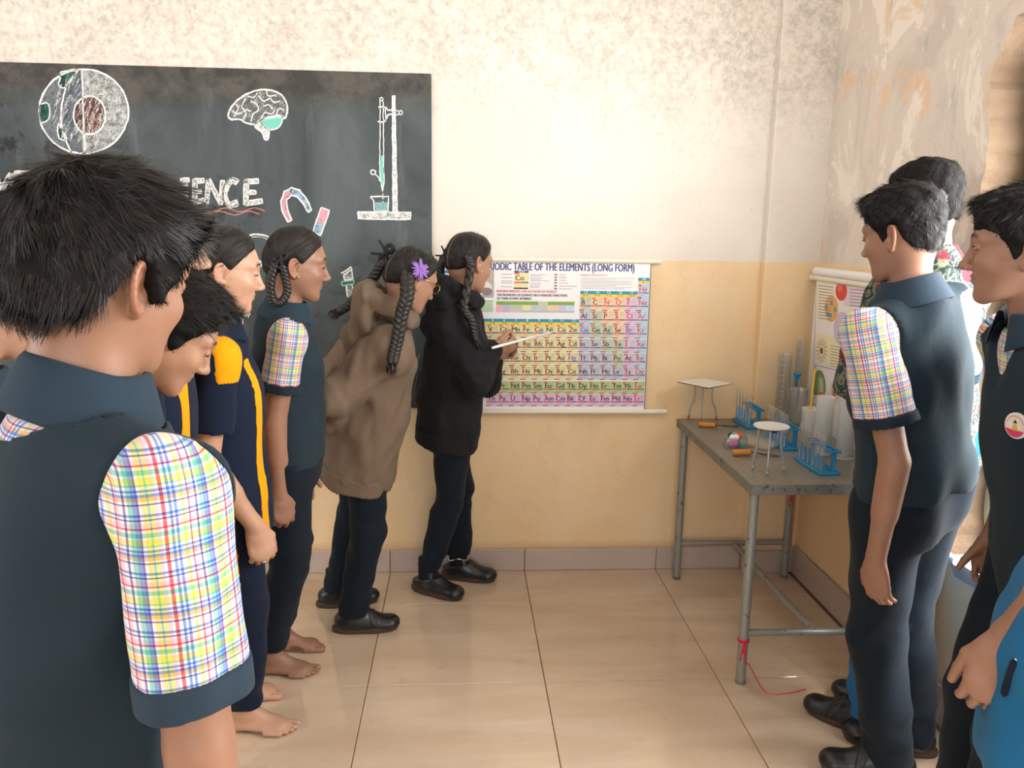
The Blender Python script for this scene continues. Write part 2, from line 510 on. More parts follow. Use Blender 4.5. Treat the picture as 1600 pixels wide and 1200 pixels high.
def waves(seed, freqs, amps, stretch=(1, 1, 1)):
    """smooth pseudo-noise displacement"""
    rg = np.random.RandomState(seed)
    W = []
    for f, a in zip(freqs, amps):
        for _ in range(3):
            k = rg.normal(size=3)*np.array(stretch); k = k/np.linalg.norm(k)*f*2*PI
            W.append((k.astype(F32), rg.uniform(0, 6.28), a/1.7, rg.normal(size=3).astype(F32)*f*2.2))
    def fn(p):
        d = np.zeros(len(p), F32)
        for k, ph, a, k2 in W: d += a*np.sin(p@k+ph+1.3*np.sin(p@k2))
        return d
    return fn
def spline(pts, n):
    """Catmull-Rom through pts"""
    P = np.asarray(pts, float); P = np.vstack([2*P[0]-P[1], P, 2*P[-1]-P[-2]])
    out = []
    m = len(P)-3
    for x in np.linspace(0, m, n):
        i = min(int(x), m-1); t = x-i; a, b, c, d = P[i:i+4]
        out.append(.5*((2*b)+(-a+c)*t+(2*a-5*b+4*c-d)*t*t+(-a+3*b-3*c+d)*t**3))
    return np.array(out)
def frame_dirs(yaw, pitch=0, roll=0):
    """forward, left, up from heading (deg, 0=+X, 90=+Y), pitch down, roll (lean towards own right)"""
    y, p, r = map(math.radians, (yaw, pitch, roll))
    f = V3(math.cos(y)*math.cos(p), math.sin(y)*math.cos(p), -math.sin(p))
    l = V3(-math.sin(y), math.cos(y), 0); u = np.cross(f, l)
    l, u = l*math.cos(r)+u*math.sin(r), u*math.cos(r)-l*math.sin(r)
    return f, l, u
# ------------------------------------------------------------------ heads
def _polar(pts):
    a = sorted((math.atan2(u, abs(f)+1e-9), math.hypot(f, u)) for f, u in pts)
    e = np.array([x[0] for x in a]); r = np.array([x[1] for x in a])
    ee = np.linspace(-PI/2, PI/2, 181); y = np.interp(ee, e, r)
    ker = np.hanning(9); ker /= ker.sum()
    return np.convolve(np.concatenate([y[4:0:-1], y, y[-2:-6:-1]]), ker, 'valid')
_PF = [(0, .108), (.035, .103), (.062, .086), (.081, .061), (.089, .040), (.0905, .026), (.086, .012), (.085, -.005), (.086, -.022), (.087, -.038),
       (.088, -.05), (.087, -.058), (.086, -.068), (.085, -.078), (.087, -.092), (.083, -.105), (.068, -.113), (.04, -.104), (.015, -.098), (0, -.096)]
_PS = [(0, .108), (.03, .104), (.052, .090), (.067, .066), (.0735, .038), (.0745, .01), (.073, -.02), (.068, -.045), (.057, -.066), (.043, -.086), (.024, -.097), (0, -.096)]
_PB = [(0, .108), (.03, .106), (.06, .093), (.084, .066), (.096, .032), (.097, .0), (.088, -.03), (.074, -.05), (.06, -.075), (.045, -.09), (0, -.096)]
_RF, _RS, _RB = _polar(_PF), _polar(_PS), _polar(_PB)
def _table():
    az = np.linspace(0, PI, 181)[:, None]
    c, s = np.cos(az), np.abs(np.sin(az))
    R = np.where(c >= 0, _RF[None], _RB[None])
    n = 2.15
    return ((np.abs(c)/R)**n+(s/_RS[None])**n)**(-1/n)
_HT = _table()
def _look(T, q):
    """table[az, el] at local points; returns radius, value, az(deg), el(deg)"""
    r = np.sqrt((q*q).sum(1))+1e-9
    az = np.arctan2(np.abs(q[:, 1]), q[:, 0])*(180/PI); el = np.arcsin(np.clip(q[:, 2]/r, -1, 1))*(180/PI)+90
    i = np.clip(az.astype(int), 0, 179); j = np.clip(el.astype(int), 0, 179); a = az-i; b = el-j
    v = (T[i, j]*(1-a)+T[i+1, j]*a)*(1-b)+(T[i, j+1]*(1-a)+T[i+1, j+1]*a)*b
    return r, v.astype(F32), az, el-90
AZ = np.linspace(0, 180, 181)[:, None]; EL = np.linspace(-90, 90, 181)[None, :]
def sstep(a, b, x):
    t = np.clip((x-a)/(b-a), 0, 1); return t*t*(3-2*t)
def bump(az, el, sa, se): return np.exp(-((AZ-az)/sa)**2-((EL-el)/se)**2)
def hair_table(kind):
    if kind == 'girl':
        line = np.interp(AZ[:, 0], [0, 20, 40, 55, 68, 78, 88, 100, 112, 130, 150, 180], [40, 38, 32, 22, 9, -3, 2, 8, -12, -28, -36, -38])[:, None]
        g = EL-line
        t = -.010+.0185*sstep(-5, 20, g)+.004*sstep(20, 60, EL)
        return t
    line = np.interp(AZ[:, 0], [0, 20, 40, 55, 68, 78, 86, 94, 106, 114, 130, 150, 180], [38, 38, 33, 22, 2, -20, -14, 10, 12, -14, -33, -40, -42])[:, None]
    g = EL-line
    top = sstep(5, 55, EL)
    if kind == 'boy':       # fuller, moppy
        t = -.014+.026*sstep(-4, 9, g)+.016*top+.006*sstep(-20, 10, EL)*sstep(0, 12, g)
        t = t+.010*bump(20, 48, 35, 16)
    elif kind == 'mop':
        t = -.014+.032*sstep(-4, 9, g)+.010*top+.004*bump(180, 0, 60, 30)
        t = t+.006*bump(25, 45, 40, 16)+.008*bump(180, -18, 45, 16)*(EL > -90)
    else:                   # faded sides
        t = -.012+.017*sstep(-4, 12, g)+.020*sstep(0, 50, EL)+.010*bump(15, 48, 32, 14)
    return t

class Head:
    def __init__(s, c, yaw, pitch=0, roll=0, sc=.96):
        s.c = np.asarray(c, float); s.f, s.l, s.u = frame_dirs(yaw, pitch, roll); s.sc = sc
        s.M = np.stack([s.f, s.l, s.u]).astype(F32)
    def W(s, F, L, U): return s.c+s.sc*(F*s.f+L*s.l+U*s.u)
    def D(s, F, L, U): return F*s.f+L*s.l+U*s.u
    def loc(s, p): return ((p-s.c)@s.M.T.astype(p.dtype))/s.sc
    def prim(s, T=None):
        T = _HT if T is None else T; c3 = s.c.astype(F32)
        def fn(p):
            q = ((p-c3)@s.M.T)/s.sc
            r, v, _, _ = _look(T, q)
            return (r-v)*(s.sc*.85)
        return fn, s.c, .15*s.sc
    def e(s, F, L, U, rf, rl, ru, pitch=0, yaw=0):
        f, l, u = s.f, s.l, s.u
        if pitch: cp, sp = math.cos(pitch), math.sin(pitch); f, u = f*cp-u*sp, u*cp+f*sp
        if yaw: cp, sp = math.cos(yaw), math.sin(yaw); f, l = f*cp+l*sp, l*cp-f*sp
        return ellip(s.W(F, L, U), [f, l, u], np.array([rf, rl, ru])*s.sc)
    def cn(s, a, b, ra, rb): return cone(s.W(*a), s.W(*b), ra*s.sc, rb*s.sc)
    def build(s, fd, eye=.3, ears=True, smile=0):
        fd.add(s.prim(), .012)
        # brow, cheeks, chin
        for m in (1, -1):
            fd.add(s.cn((.079, m*.012, .026), (.072, m*.042, .027), .0105, .009), .016)
            fd.add(s.e(.062, m*.036, -.022, .020, .020, .018), .02)
            fd.sub(s.e(.096, m*.031, .008, .013, .017, .0105), .012)
        # nose
        fd.add(s.cn((.083, 0, .014), (.103, 0, -.026), .0075, .0095), .012)
        fd.add(s.e(.104, 0, -.029, .0105, .0105, .009), .006)
        for m in (1, -1):
            fd.add(s.e(.094, m*.012, -.033, .0105, .0075, .0075), .006)
            fd.sub(s.e(.101, m*.0065, -.041, .006, .0035, .004), .003)
        # lids / eyeballs
        s.eyes = []
        for m in (1, -1):
            c = (.0755, m*.031, .008); s.eyes.append(c)
            fd.add(s.e(*c, .0135, .0142, .0135), .003)
            if eye > .05:
                fd.sub(s.e(.093, m*.032, .0065, .012, .0105, .0018+.0045*eye), .002)
                fd.add(s.e(*c, .0118, .0118, .0118), .0015)
        # mouth
        fd.add(s.e(.0825, 0, -.0505, .0100, .0205+.004*smile, .0050, pitch=.25), .005)
        fd.add(s.e(.0810, 0, -.0625, .0105, .0180+.003*smile, .0058, pitch=-.15), .005)
        fd.sub(s.e(.098, 0, -.0568+.001*smile, .010, .026, .0016), .003)
        fd.sub(s.e(.096, 0, -.076, .008, .018, .005), .008)
        if ears:
            for m in (1, -1):
                e1 = nrm(V3(-.20, m*.06, .98)); e2 = nrm(V3(-.86, m*.50, -.17)); n = nrm(np.cross(e1, e2))*(1 if np.cross(e1, e2)[1]*m > 0 else -1)
                o = V3(.002, m*.0705, -.006)+e2*.013
                A = lambda a, b, k=0: tuple(o+e1*a+e2*b+n*k)
                ax = [s.D(*e1), s.D(*e2), s.D(*n)]
                fd.add(ellip(s.W(*A(0, 0)), ax, np.array([.029, .0175, .0042])*s.sc), .006)
                th = np.radians(np.linspace(-150, 75, 11))
                pts = [A(.0285*math.sin(-t+PI/2-.0) if 0 else .0285*math.cos(t), .0175*math.cos(t-PI/2)*1.0, .003) for t in np.radians(np.linspace(-55, 160, 12))]
                for a, b in zip(pts[:-1], pts[1:]): fd.add(cone(s.W(*a), s.W(*b), .0040*s.sc, .0040*s.sc), .0025)
                fd.add(s.e(*A(-.026, -.001), .007, .005, .009), .006)
                fd.sub(ellip(s.W(*A(-.002, -.004, .006)), ax, np.array([.014, .0095, .007])*s.sc), .004)
                fd.add(s.e(*A(-.006, -.0125, .003), .004, .0035, .0055), .004)
    def tint(s, V):
        """x lips, y dark lines (brows, lash, nostril), z ear/cheek redness"""
        q = ((V-s.c)@s.M.T.astype(float))/s.sc
        out = np.zeros((len(V), 3))
        F_, L_, U_ = q.T
        m = F_ > .05
        lip = np.exp(-((U_+.0515)/.0042)**4-(L_/.0195)**4)+np.exp(-((U_+.0620)/.0050)**4-(L_/.017)**4)
        out[:, 0] = np.clip(lip, 0, 1)*m
        al = np.abs(L_)
        br = np.exp(-((U_-.0305-.003*np.sin((al-.012)/.035*PI))/.0042)**2)*sstep(.008, .014, al)*(1-sstep(.044, .053, al))
        lash = np.exp(-((U_-.0042)/.0016)**2)*sstep(.016, .021, al)*(1-sstep(.042, .046, al))
        mouth = np.exp(-((U_+.0568)/.0013)**2-(L_/.020)**4)*.6
        out[:, 1] = np.clip(br*.95+lash*.9+mouth, 0, 1)*(F_ > .045)
        ear = sstep(.076, .088, al)*(np.abs(F_) < .06)*(U_ > -.06)
        out[:, 2] = np.clip(ear, 0, 1)
        return out

def limb_coords(V, a, b, ref):
    """(along, around, radial) cloth coordinates of a sleeve about axis a-b"""
    a = np.asarray(a); d = nrm(np.asarray(b)-a); x = nrm(np.asarray(ref)-d*(np.asarray(ref)@d)); y = np.cross(d, x)
    q = V-a; s = q@d; th = np.arctan2(q@y, q@x)
    w = np.clip(q@y/.072, -.97, .97)
    return np.stack([.070*np.arcsin(w), s, np.zeros(len(V))], 1)

def hand(fd, w, d, n, left=False, curl=(.35, .45, .35), spread=.05, thumb=(.72, .55, .25), hs=.92, curls=None):
    """palm, four fingers and thumb added to a field. w wrist, d finger direction, n palm-facing side"""
    d = nrm(d); n = nrm(n-d*(n@d)); s = np.cross(d, n)*(-1 if left else 1)
    w = np.asarray(w, float)
    fd.add(econe(w-d*.01*hs, w+d*.03*hs, .022*hs, .032*hs, n, .62), .012)
    fd.add(econe(w+d*.03*hs+s*.002, w+d*.072*hs+s*.001, .033*hs, .039*hs, n, .36), .012)
    tips = []
    for i, (o, L, r) in enumerate(((.029, .068, .0084), (.0095, .077, .0088), (-.0105, .071, .0084), (-.029, .055, .0074))):
        b = w+hs*(d*(.082-.004*abs(i-1.2))+s*o)
        sp = (1.4-i)*spread
        dd = nrm(d*math.cos(sp)+s*math.sin(sp)); p = b; ang = 0
        fd.add(cone(p-dd*.03*hs, p, r*hs*1.05, r*hs*1.08), .006)
        cc = curls[i] if curls else curl
        for c, f, r0, r1 in zip(cc, (.45, .31, .24), (1.06, .98, .9), (.98, .9, .78)):
            ang += c; q = p+hs*L*f*(dd*math.cos(ang)+n*math.sin(ang))
            fd.add(cone(p, q, r*hs*r0, r*hs*r1), .0022); p = q
        tips.append(p)
    t = nrm(d*thumb[0]+s*thumb[1]+n*thumb[2]); b = w+hs*(d*.018+s*.020+n*.004)
    m = b+hs*(d*.028+s*.020+n*.006)
    fd.add(cone(b, m, .0145*hs, .0125*hs), .010)
    e = m+t*.032*hs; fd.add(cone(m, e, .0112*hs, .0100*hs), .004)
    t2 = nrm(t+d*.25+n*.12); e2 = e+t2*.026*hs; fd.add(cone(e, e2, .0100*hs, .0078*hs), .002)
    tips.append(e2)
    return tips
def foot(fd, an, fdir, sc=.92, left=False):
    """bare foot below ankle joint an, toes along fdir, sole at z=0"""
    f = nrm(V3(fdir[0], fdir[1], 0)); l = V3(-f[1], f[0], 0)*(1 if left else -1)   # l = outer (little toe) side
    g = V3(an[0], an[1], 0)
    H = g-f*.028*sc+V3(0, 0, .028*sc)
    fd.add(ellip(H, [f, l, V3(0, 0, 1)], np.array([.036, .030, .030])*sc), .01)
    fd.add(cone(an+V3(0, 0, .03), an-V3(0, 0, .03), .033*sc, .034*sc), .02)
    Bl = g+f*.115*sc+V3(0, 0, .02*sc)
    fd.add(econe(H, Bl, .030*sc, .042*sc, V3(0, 0, 1), .52), .02)
    fd.add(cone(an-V3(0, 0, .015)+f*.01, g+f*.095*sc-l*.012*sc+V3(0, 0, .027*sc), .03*sc, .017*sc), .025)
    for o, L, r, x in ((-.031, .046, .0122, .126), (-.0085, .044, .0088, .130), (.0095, .040, .0084, .126), (.0265, .034, .0080, .118), (.0415, .028, .0078, .106)):
        b = g+sc*(f*x+l*o)+V3(0, 0, .014*sc)
        t = b+sc*(f*L-l*.1*o)+V3(0, 0, -.004*sc)
        fd.add(cone(b-f*.02*sc, b, r*sc, r*sc), .006)
        fd.add(cone(b, t, r*.95*sc, r*.90*sc), .0012)
    fd.cut((0, 0, .0015), (0, 0, -1)) if False else None

def ribbons(P, D, N, L, w, rg, seg=3, droop=.5, curl=.15):
    """tapered hair ribbons from roots P along D, N outward -> V, Q, shade"""
    n = len(P)
    T = np.cross(D, N); T /= np.linalg.norm(T, axis=1)[:, None]+1e-9
    L = L[:, None]; rows = []; d = D.copy(); p = P.copy()
    bend = rg.normal(size=(n, 3))*curl
    for i in range(seg+1):
        k = 1-i/seg*.8
        rows.append(p-T*w[:, None]*k*.5); rows.append(p+T*w[:, None]*k*.5)
        p = p+d*L/seg
        d = d-N*droop/seg+bend/seg; d /= np.linalg.norm(d, axis=1)[:, None]
    V = np.stack(rows, 1).reshape(-1, 3)
    b = np.arange(n)[:, None]*(2*seg+2)
    Q = np.concatenate([b+np.array([[2*i, 2*i+1, 2*i+3, 2*i+2]]) for i in range(seg)])
    sh = np.repeat(rg.uniform(0, 1, n), 2*seg+2)
    return V, Q, sh

def braid(name, path, r, mat, parent, turns=9, taper=.55, n=120, tail=.04):
    """three interwoven strands along a path"""
    P = spline(path, n); T = np.gradient(P, axis=0); T /= np.linalg.norm(T, axis=1)[:, None]
    a = V3(0, 0, 1) if abs(T[0][2]) < .8 else V3(1, 0, 0)
    N = np.cross(T[0], a); N /= np.linalg.norm(N); Ns = []
    for i in range(n):
        N = N-T[i]*(N@T[i]); N /= np.linalg.norm(N); Ns.append(N)
    Ns = np.array(Ns); Bs = np.cross(T, Ns)
    x = np.linspace(0, 1, n); rr = r*(1-(1-taper)*x)
    m = MB()
    for k in range(3):
        ph = x*turns*PI*2/1.0*.5+k*2*PI/3
        q = P+Ns*(rr*.62*np.sin(ph))[:, None]+Bs*(rr*.42*np.sin(2*ph))[:, None]
        m.tube(q, rr*.60*(1+.10*np.cos(2*ph)), 9)
    e = P[-1]; d = T[-1]; rg = np.random.RandomState(3)
    for j in range(14):
        o = (Ns[-1]*rg.normal()+Bs[-1]*rg.normal())*rr[-1]*.4
        m.tube([e+o*.6, e+d*tail*.5+o*1.2, e+d*tail*rg.uniform(.8, 1.15)+o*1.0], [rr[-1]*.28, rr[-1]*.22, .0006], 5)
    return m.build(name, mat, parent, smooth=True)

def collar(name, mat, parent, c, f, l, u, rt=(.060, .056), rb=(.098, .092), h=.045, drop=.03, gap=24, point=.03, th=.004, back=.012):
    """fold-over shirt collar round neck centre c; f,l,u the neck frame; gap half-angle open in front"""
    n = 56
    ph = np.radians(np.linspace(gap, 360-gap, n)); rows = []
    def ring(ra, rb_, z, off=0):
        return np.stack([c+f*(ra[1]+off)*math.cos(p)+l*(ra[0]+off)*math.sin(p)+u*zz for p, zz in zip(ph, z)])
    cf = np.cos(ph); tip = np.clip((cf-.55)/.45, 0, 1)**1.5; bk = np.clip(-cf, 0, 1)
    side = np.abs(np.sin(ph))
    z0 = np.full(n, -.012); zt = h*.55+back*bk
    zb = -drop*.55-point*tip-drop*.6*side**2-.004*bk
    prof = [(np.array(rt)*1.0-.004, z0-.004), (np.array(rt)-.004, zt-.004), (np.array(rt)-.001, zt), (np.array(rt)+.005, zt), (np.array(rt)+.0095, zt-.006)]
    for k, (ra, z) in enumerate(prof): rows.append(ring(ra, None, z))
    for t in (.33, .66, 1.0):
        ra = (np.array(rt)+.0095)*(1-t)+np.array(rb)*t
        zz = (zt-.006)*(1-t)+zb*t
        rows.append(np.stack([c+f*(ra[1])*math.cos(p)+l*(ra[0])*math.sin(p)+u*z_ for p, z_ in zip(ph, zz)]))
    rows.append(rows[-1]-u*.0035)
    for t in (.8, .4):
        ra = (np.array(rt)+.004)*(1-t)+(np.array(rb)-.004)*t
        zz = (zt-.012)*(1-t)+(zb-.003)*t
        rows.append(np.stack([c+f*(ra[1])*math.cos(p)+l*(ra[0])*math.sin(p)+u*z_ for p, z_ in zip(ph, zz)]))
    V = np.concatenate(rows); m = len(rows)
    Q = np.array([(i*n+j, i*n+j+1, (i+1)*n+j+1, (i+1)*n+j) for i in range(m-1) for j in range(n-1)])
    me = mesh_np(name, V, Q, mat, True)
    return link(name, me, parent)

HB = .0074   # cloth resolution
class Person:
    def __init__(s, label, tone, J, head, heading, hair='boy', group=None, shape=1.0):
        s.J = {k: np.asarray(v, float) for k, v in J.items()}; s.h = head; s.tone = tone; s.kind = hair; s.label = label; s.k = shape
        s.f, s.l, _ = frame_dirs(heading)
        p, n = s.J['pel'], s.J['neck']
        s.U = nrm(n-p); s.Lt = np.linalg.norm(n-p)
        s.L = nrm(s.l-s.U*(s.l@s.U)); s.F = np.cross(s.L, s.U)
        s.bodyF = Field(); s.handspots = []; s.kids = []
        s.bare = []
    def trunk(s, st): return loft(s.J['pel'], s.L, s.F, s.U, st)
    def body(s, eye=.3, hands=None, feet=None, hh=.0033, hb=.008, ears=True, smile=0, neck_r=.050, legs=True, hd_=.0034):
        J, k = s.J, s.k; B = s.bodyF; Lt = s.Lt
        B.add(s.trunk([(-.10, .11*k, .08), (-.02, .135*k, .095), (.10, .118*k, .088), (.25, .128*k, .095), (Lt-.10, .128*k, .085), (Lt-.03, .085*k, .06), (Lt+.01, .05, .05)]), .02)
        for m in 'RL':
            if 'sh'+m not in J: continue
            B.add(cone(s.J['neck']-s.U*.06, J['sh'+m], .05*k, .043*k), .04)
            B.add(cone(J['sh'+m], J['el'+m], .041*k, .034*k), .02)
            B.add(cone(J['el'+m], J['wr'+m], .034*k, .023*k), .012)
            el, wr = J['el'+m], J['wr'+m]
            B.add(cone(el+(wr-el)*.12, el+(wr-el)*.5, .033*k, .031*k), .012)
        if legs:
            for m in 'RL':
                if 'hp'+m not in J: continue
                B.add(cone(J['hp'+m], J['kn'+m], .070*k, .046*k), .02)
                B.add(cone(J['kn'+m], J['an'+m], .045*k, .030*k), .012)
        B.add(cone(s.J['neck']-s.U*.03, s.h.W(-.012, 0, -.045), neck_r*1.08, neck_r), .022)
        s.h.build(B, eye, ears, smile)
        hz = []
        for (m, kw) in (hands or {}).items():
            w = J['wr'+m]; s.tips = getattr(s, 'tips', {}); s.tips[m] = hand(B, w, left=(m == 'L'), **kw); hz.append(w+nrm(kw['d'])*.07)
        for (m, fdv) in (feet or {}).items():
            foot(B, J['an'+m], fdv, left=(m == 'L')); hz.append(V3(*J['an'+m][:2], .03)+nrm(V3(fdv[0], fdv[1], 0))*.06)
        parts = []
        hc = s.h.c; nb = s.J['neck']; nd = nrm(hc-nb); cutp = nb+nd*.03
        mh = lambda p: np.minimum((p-cutp)@nd, .17-np.linalg.norm(p-hc, axis=1))
        mz = [lambda p, c=c: .125-np.linalg.norm(p-c, axis=1) for c in hz]
        def rest(p):
            d = -np.minimum((p-cutp)@nd, .19-np.linalg.norm(p-hc, axis=1))
            for z in mz: d = np.minimum(d, -z(p))
            return d
        parts.append(polygonise(B, hh, mh))
        for z in mz: parts.append(polygonise(B, hd_, z))
        segs = [(J[a+m], J[b+m]) for m in 'RL' for a, b in (('sh', 'el'), ('el', 'wr')) if a+m in J]
        def armd(p):
            d = np.full(len(p), -1.0)
            for a, b in segs:
                ab = b-a; t = np.clip((p-a)@ab/(ab@ab), 0, 1); d = np.maximum(d, .075-np.linalg.norm(p-a-t[:, None]*ab, axis=1))
            return d
        parts.append(polygonise(B, hb, lambda p: np.minimum(rest(p), armd(p))))
        parts.append(polygonise(B, .016, lambda p: np.minimum(rest(p), -armd(p)+.012)))
        V, Q = joinVQ([x for x in parts if len(x[1])])
        me = mesh_np('person', V, Q, SKIN[s.tone], True, {'tint': s.h.tint(V)})
        s.o = link('person', me); tag(s.o, s.label, 'person')
        # lashes and brows
        hd = s.h
        for sg in (1, -1):
            c = (.0755, sg*.031, .008); e0 = -.30+.0*eye
            if eye > .5: e0 = .22
            pts = [hd.W(c[0]+.0146*math.cos(a)*math.cos(e0), c[1]+.0150*math.sin(a), c[2]+.0142*math.sin(e0)-.0015*abs(math.sin(a))) for a in np.linspace(-.95, .95, 9)]
            MB().tube(pts, [.0004, .0009, .0012, .0013, .0013, .0013, .0012, .0009, .0004], 6).build('eyelash', MAT['hair'], s.o, True)
            pb_ = spline([hd.W(.0905, sg*.010, .0285), hd.W(.0885, sg*.024, .0335), hd.W(.0800, sg*.039, .0335), hd.W(.0690, sg*.050, .0270)], 9)
            MB().tube(pb_, [.0010, .0022, .0026, .0026, .0024, .0021, .0017, .0012, .0005], 6).build('eyebrow', MAT['hair'], s.o, True)
        # eyes
        if eye > .05:
            for c in s.h.eyes:
                m = MB(); R = np.stack([s.h.l, s.h.u, s.h.f], 1)
                m.ball(s.h.W(*c), .0128*s.h.sc, 18, 12, R)
                o = m.build('eye', MAT['eye'], s.o, smooth=True)
                me = o.data; co = np.array([v.co for v in me.vertices]); g = (co-s.h.W(*c))/(.0128*s.h.sc)
                gz = nrm(s.h.f-.15*s.h.u)
                a_ = me.attributes.new('iris', 'FLOAT', 'POINT'); a_.data.foreach_set('value', (g@gz).astype(F32))
        return s.o
    def mesh(s, name, fd, mat, h=None, attrs=None, mask=None, it=1, parent=None, label=None):
        V, Q = polygonise(fd, h or HB, mask)
        if it: V = relax(V, Q, it)
        a = attrs(V) if callable(attrs) else None
        o = link(name, mesh_np(name, V, Q, mat, True, a), parent or s.o)
        if label: o['label'] = label
        return o
    def trunk_coords(s, V):
        q = V-s.J['pel']; y = q@s.F; x = q@s.L; z = q@s.U
        return np.stack([np.where(np.abs(x) > 0, x*1.0, x)+np.sign(x)*np.clip(-y, -.2, .2)*.6, z, np.zeros(len(V))], 1)
    # ---- clothes
    def torso_field(s, e=.012, hem=-.12, wide=1.0, top=0.0, fold=.0035, seed=1, flare=0.0, belly=0, shc=1.0):
        k = s.k; Lt = s.Lt; fd = Field()
        fd.add(s.trunk([(hem, .137*k*wide+e+flare, .098*k+e+flare), (-.02, .138*k*wide+e+flare*.6, .10*k+e+flare*.6), (.12, .127*k*wide+e, .097*k+e+belly, belly*.4), (.26, .135*k*wide+e, .10*k+e, .004),
                        (Lt-.12, .132*k*wide+e, .088*k+e), (Lt-.05, .10*k+e, .066*k+e), (Lt+.005+top, .055+e, .055+e)]), .015)
        for m in 'RL':
            if 'sh'+m in s.J:
                fd.add(cone(s.J['neck']-s.U*.055, s.J['sh'+m], .048*k+e, (.040*k+e)*shc), .035)
        if fold: fd.disp(waves(seed, (4.5, 9), (fold, fold*.6), (1, 1, .45)))
        return fd
    def sleeve_field(s, m, r0=.05, r1=.06, upto=.66, hollow=True, seed=3, fold=.0025, start=.0, r_el=None, r_wr=None, end=.9, cap=True):
        J = s.J; a, b = J['sh'+m], J['el'+m]; d = nrm(b-a); fd = Field()
        if r_el is None:
            e = a+(b-a)*upto
            fd.add(cone(a, e+d*.05, r0, r1+(r1-r0)*.12), .015)
            if cap: fd.add(cone(a*.75+(J['neck']-s.U*.05)*.25, a, r0*.93, r0), .03)
            wv = waves(seed, (7, 13), (fold, fold*.5), (1, 1, 1))
            fd.disp(wv); fd.cut(e, d)
            Ls = np.linalg.norm(e-a); rE = r1+(r1-r0)*.12; rad = lambda x: r0+(rE-r0)*(x/(Ls+.05))
            if hollow: fd.post.append(lambda q, dd, cf=cone(e-d*.05, e+d*.08, rad(Ls-.05)-.0095, rad(Ls+.08)-.0095)[0]: np.maximum(dd, -(cf(q)+wv(q))))
        else:
            w = b+(J['wr'+m]-b)*end
            fd.add(cone(a, b, r0, r_el), .02); fd.add(cone(b, w, r_el, r_wr), .025)
            if fold: fd.disp(waves(seed, (7, 15), (fold, fold*.7), (1, 1, 1.2)))
            fd.cut(w, nrm(w-b))
        return fd
    def trousers(s, mat, r=(.088, .066, .056), hem=.03, seed=5, fold=.004, wide=1.0, stripe=None, e=.014, top=-.02):
        J, k = s.J, s.k; fd = Field()
        fd.add(s.trunk([(-.13, .130*k*wide+e-.01, .09*k+e), (-.02, .138*k*wide+e, .102*k+e), (.10, .122*k*wide+e-.004, .09*k+e)]), .02)
        for m in 'RL':
            if 'hp'+m not in J: continue
            fd.add(cone(J['hp'+m], J['kn'+m], r[0]*k, r[1]*k), .03)
            fd.add(cone(J['kn'+m], J['an'+m]-V3(0, 0, .03), r[1]*k, r[2]*k), .02)
            fd.add(econe(J['hp'+m]-s.F*.03+V3(0, 0, .03), J['hp'+m]-s.F*.035-V3(0, 0, .04), .074*k, .070*k, s.L, .9), .05)
        fd.disp(waves(seed, (4, 8), (fold, fold*.6), (1, 1, .4)))
        # bunching near the ankle, creases at knee
        ank = [J['an'+m] for m in 'RL' if 'an'+m in J]; kn = [J['kn'+m] for m in 'RL' if 'kn'+m in J]
        w2 = waves(seed+9, (13,), (.0032,), (.5, .5, 1.6)); w3 = waves(seed+4, (9,), (.003,), (.7, .7, 1.2))
        def bunch(p):
            g = np.zeros(len(p), F32)
            for a in ank: g = np.maximum(g, np.exp(-((p[:, 2]-a[2]-.05)/.10)**2))
            g2 = np.zeros(len(p), F32)
            for a in kn: g2 = np.maximum(g2, np.exp(-((p[:, 2]-a[2])/.12)**2))
            return w2(p)*g+w3(p)*g2
        fd.disp(bunch)
        fd.cut((0, 0, min(a[2] for a in ank)-.07+hem), (0, 0, -1)); fd.cut(J['pel']+s.U*top, s.U)
        s.trf = fd
        return s.mesh('trousers', fd, mat, .0098)
    def shoes(s, dirs, style='velcro', L=.25):
        for m, dv in dirs.items():
            f = nrm(V3(dv[0], dv[1], 0)); l = V3(-f[1], f[0], 0); z = V3(0, 0, 1)
            an = s.J['an'+m]; g = V3(an[0], an[1], 0); k = L/.25
            H = g-f*.035*k; T = g+f*.135*k
            up = Field()
            up.add(econe(H+z*.045, g+f*.02*k+z*.045, .037*k, .036*k, z, 1.0), .01)
            up.add(econe(g+f*.0*k+z*.04, T+z*.028, .037*k, .043*k, z, .72), .03)
            up.add(cone(an, g+f*.07*k+z*.045, .036, .028*k), .03)
            up.cut(z*.014, -z)
            MB().tube([an-V3(0, 0, .035), an-V3(0, 0, .01), an+V3(0, 0, .03), an+V3(0, 0, .07)], [.040, .0385, .0375, .038], 20).build('sock', MAT['sock'], s.o, True)
            topz = .085 if style == 'velcro' else .07
            up.cut(g+z*topz, nrm(z-f*.25))
            sh = s.mesh('shoe', up, MAT['shoe'], .0048)
            # sole: outlined slab with a slightly rounded edge
            ts = np.linspace(0, 2*PI, 40, endpoint=False); out = []
            for t in ts:
                c, si = math.cos(t), math.sin(t)
                x = .125*c+.045; w = .040+.008*max(0, c)-.004*math.exp(-((c+.1)/.3)**2)
                out.append(g+k*(f*x+l*(w*si*(abs(c)*.0+1))))
            out = np.array(out); cen = out.mean(0)
            rows = [out*.97+cen*.03, out, out, out*.975+cen*.025]
            zs = [.001, .006, .02, .025]
            V = np.concatenate([r_+z*q for r_, q in zip(rows, zs)]); n = len(ts)
            mm = MB(); mm.add(V, [(i*n+j, i*n+(j+1) % n, (i+1)*n+(j+1) % n, (i+1)*n+j) for i in range(3) for j in range(n)]+[tuple(range(n))[::-1], tuple(3*n+j for j in range(n))])
            mm.build('sole', MAT['sole'], sh, smooth='auto')
            xs = (.045, .085) if style == 'velcro' else (.052,)
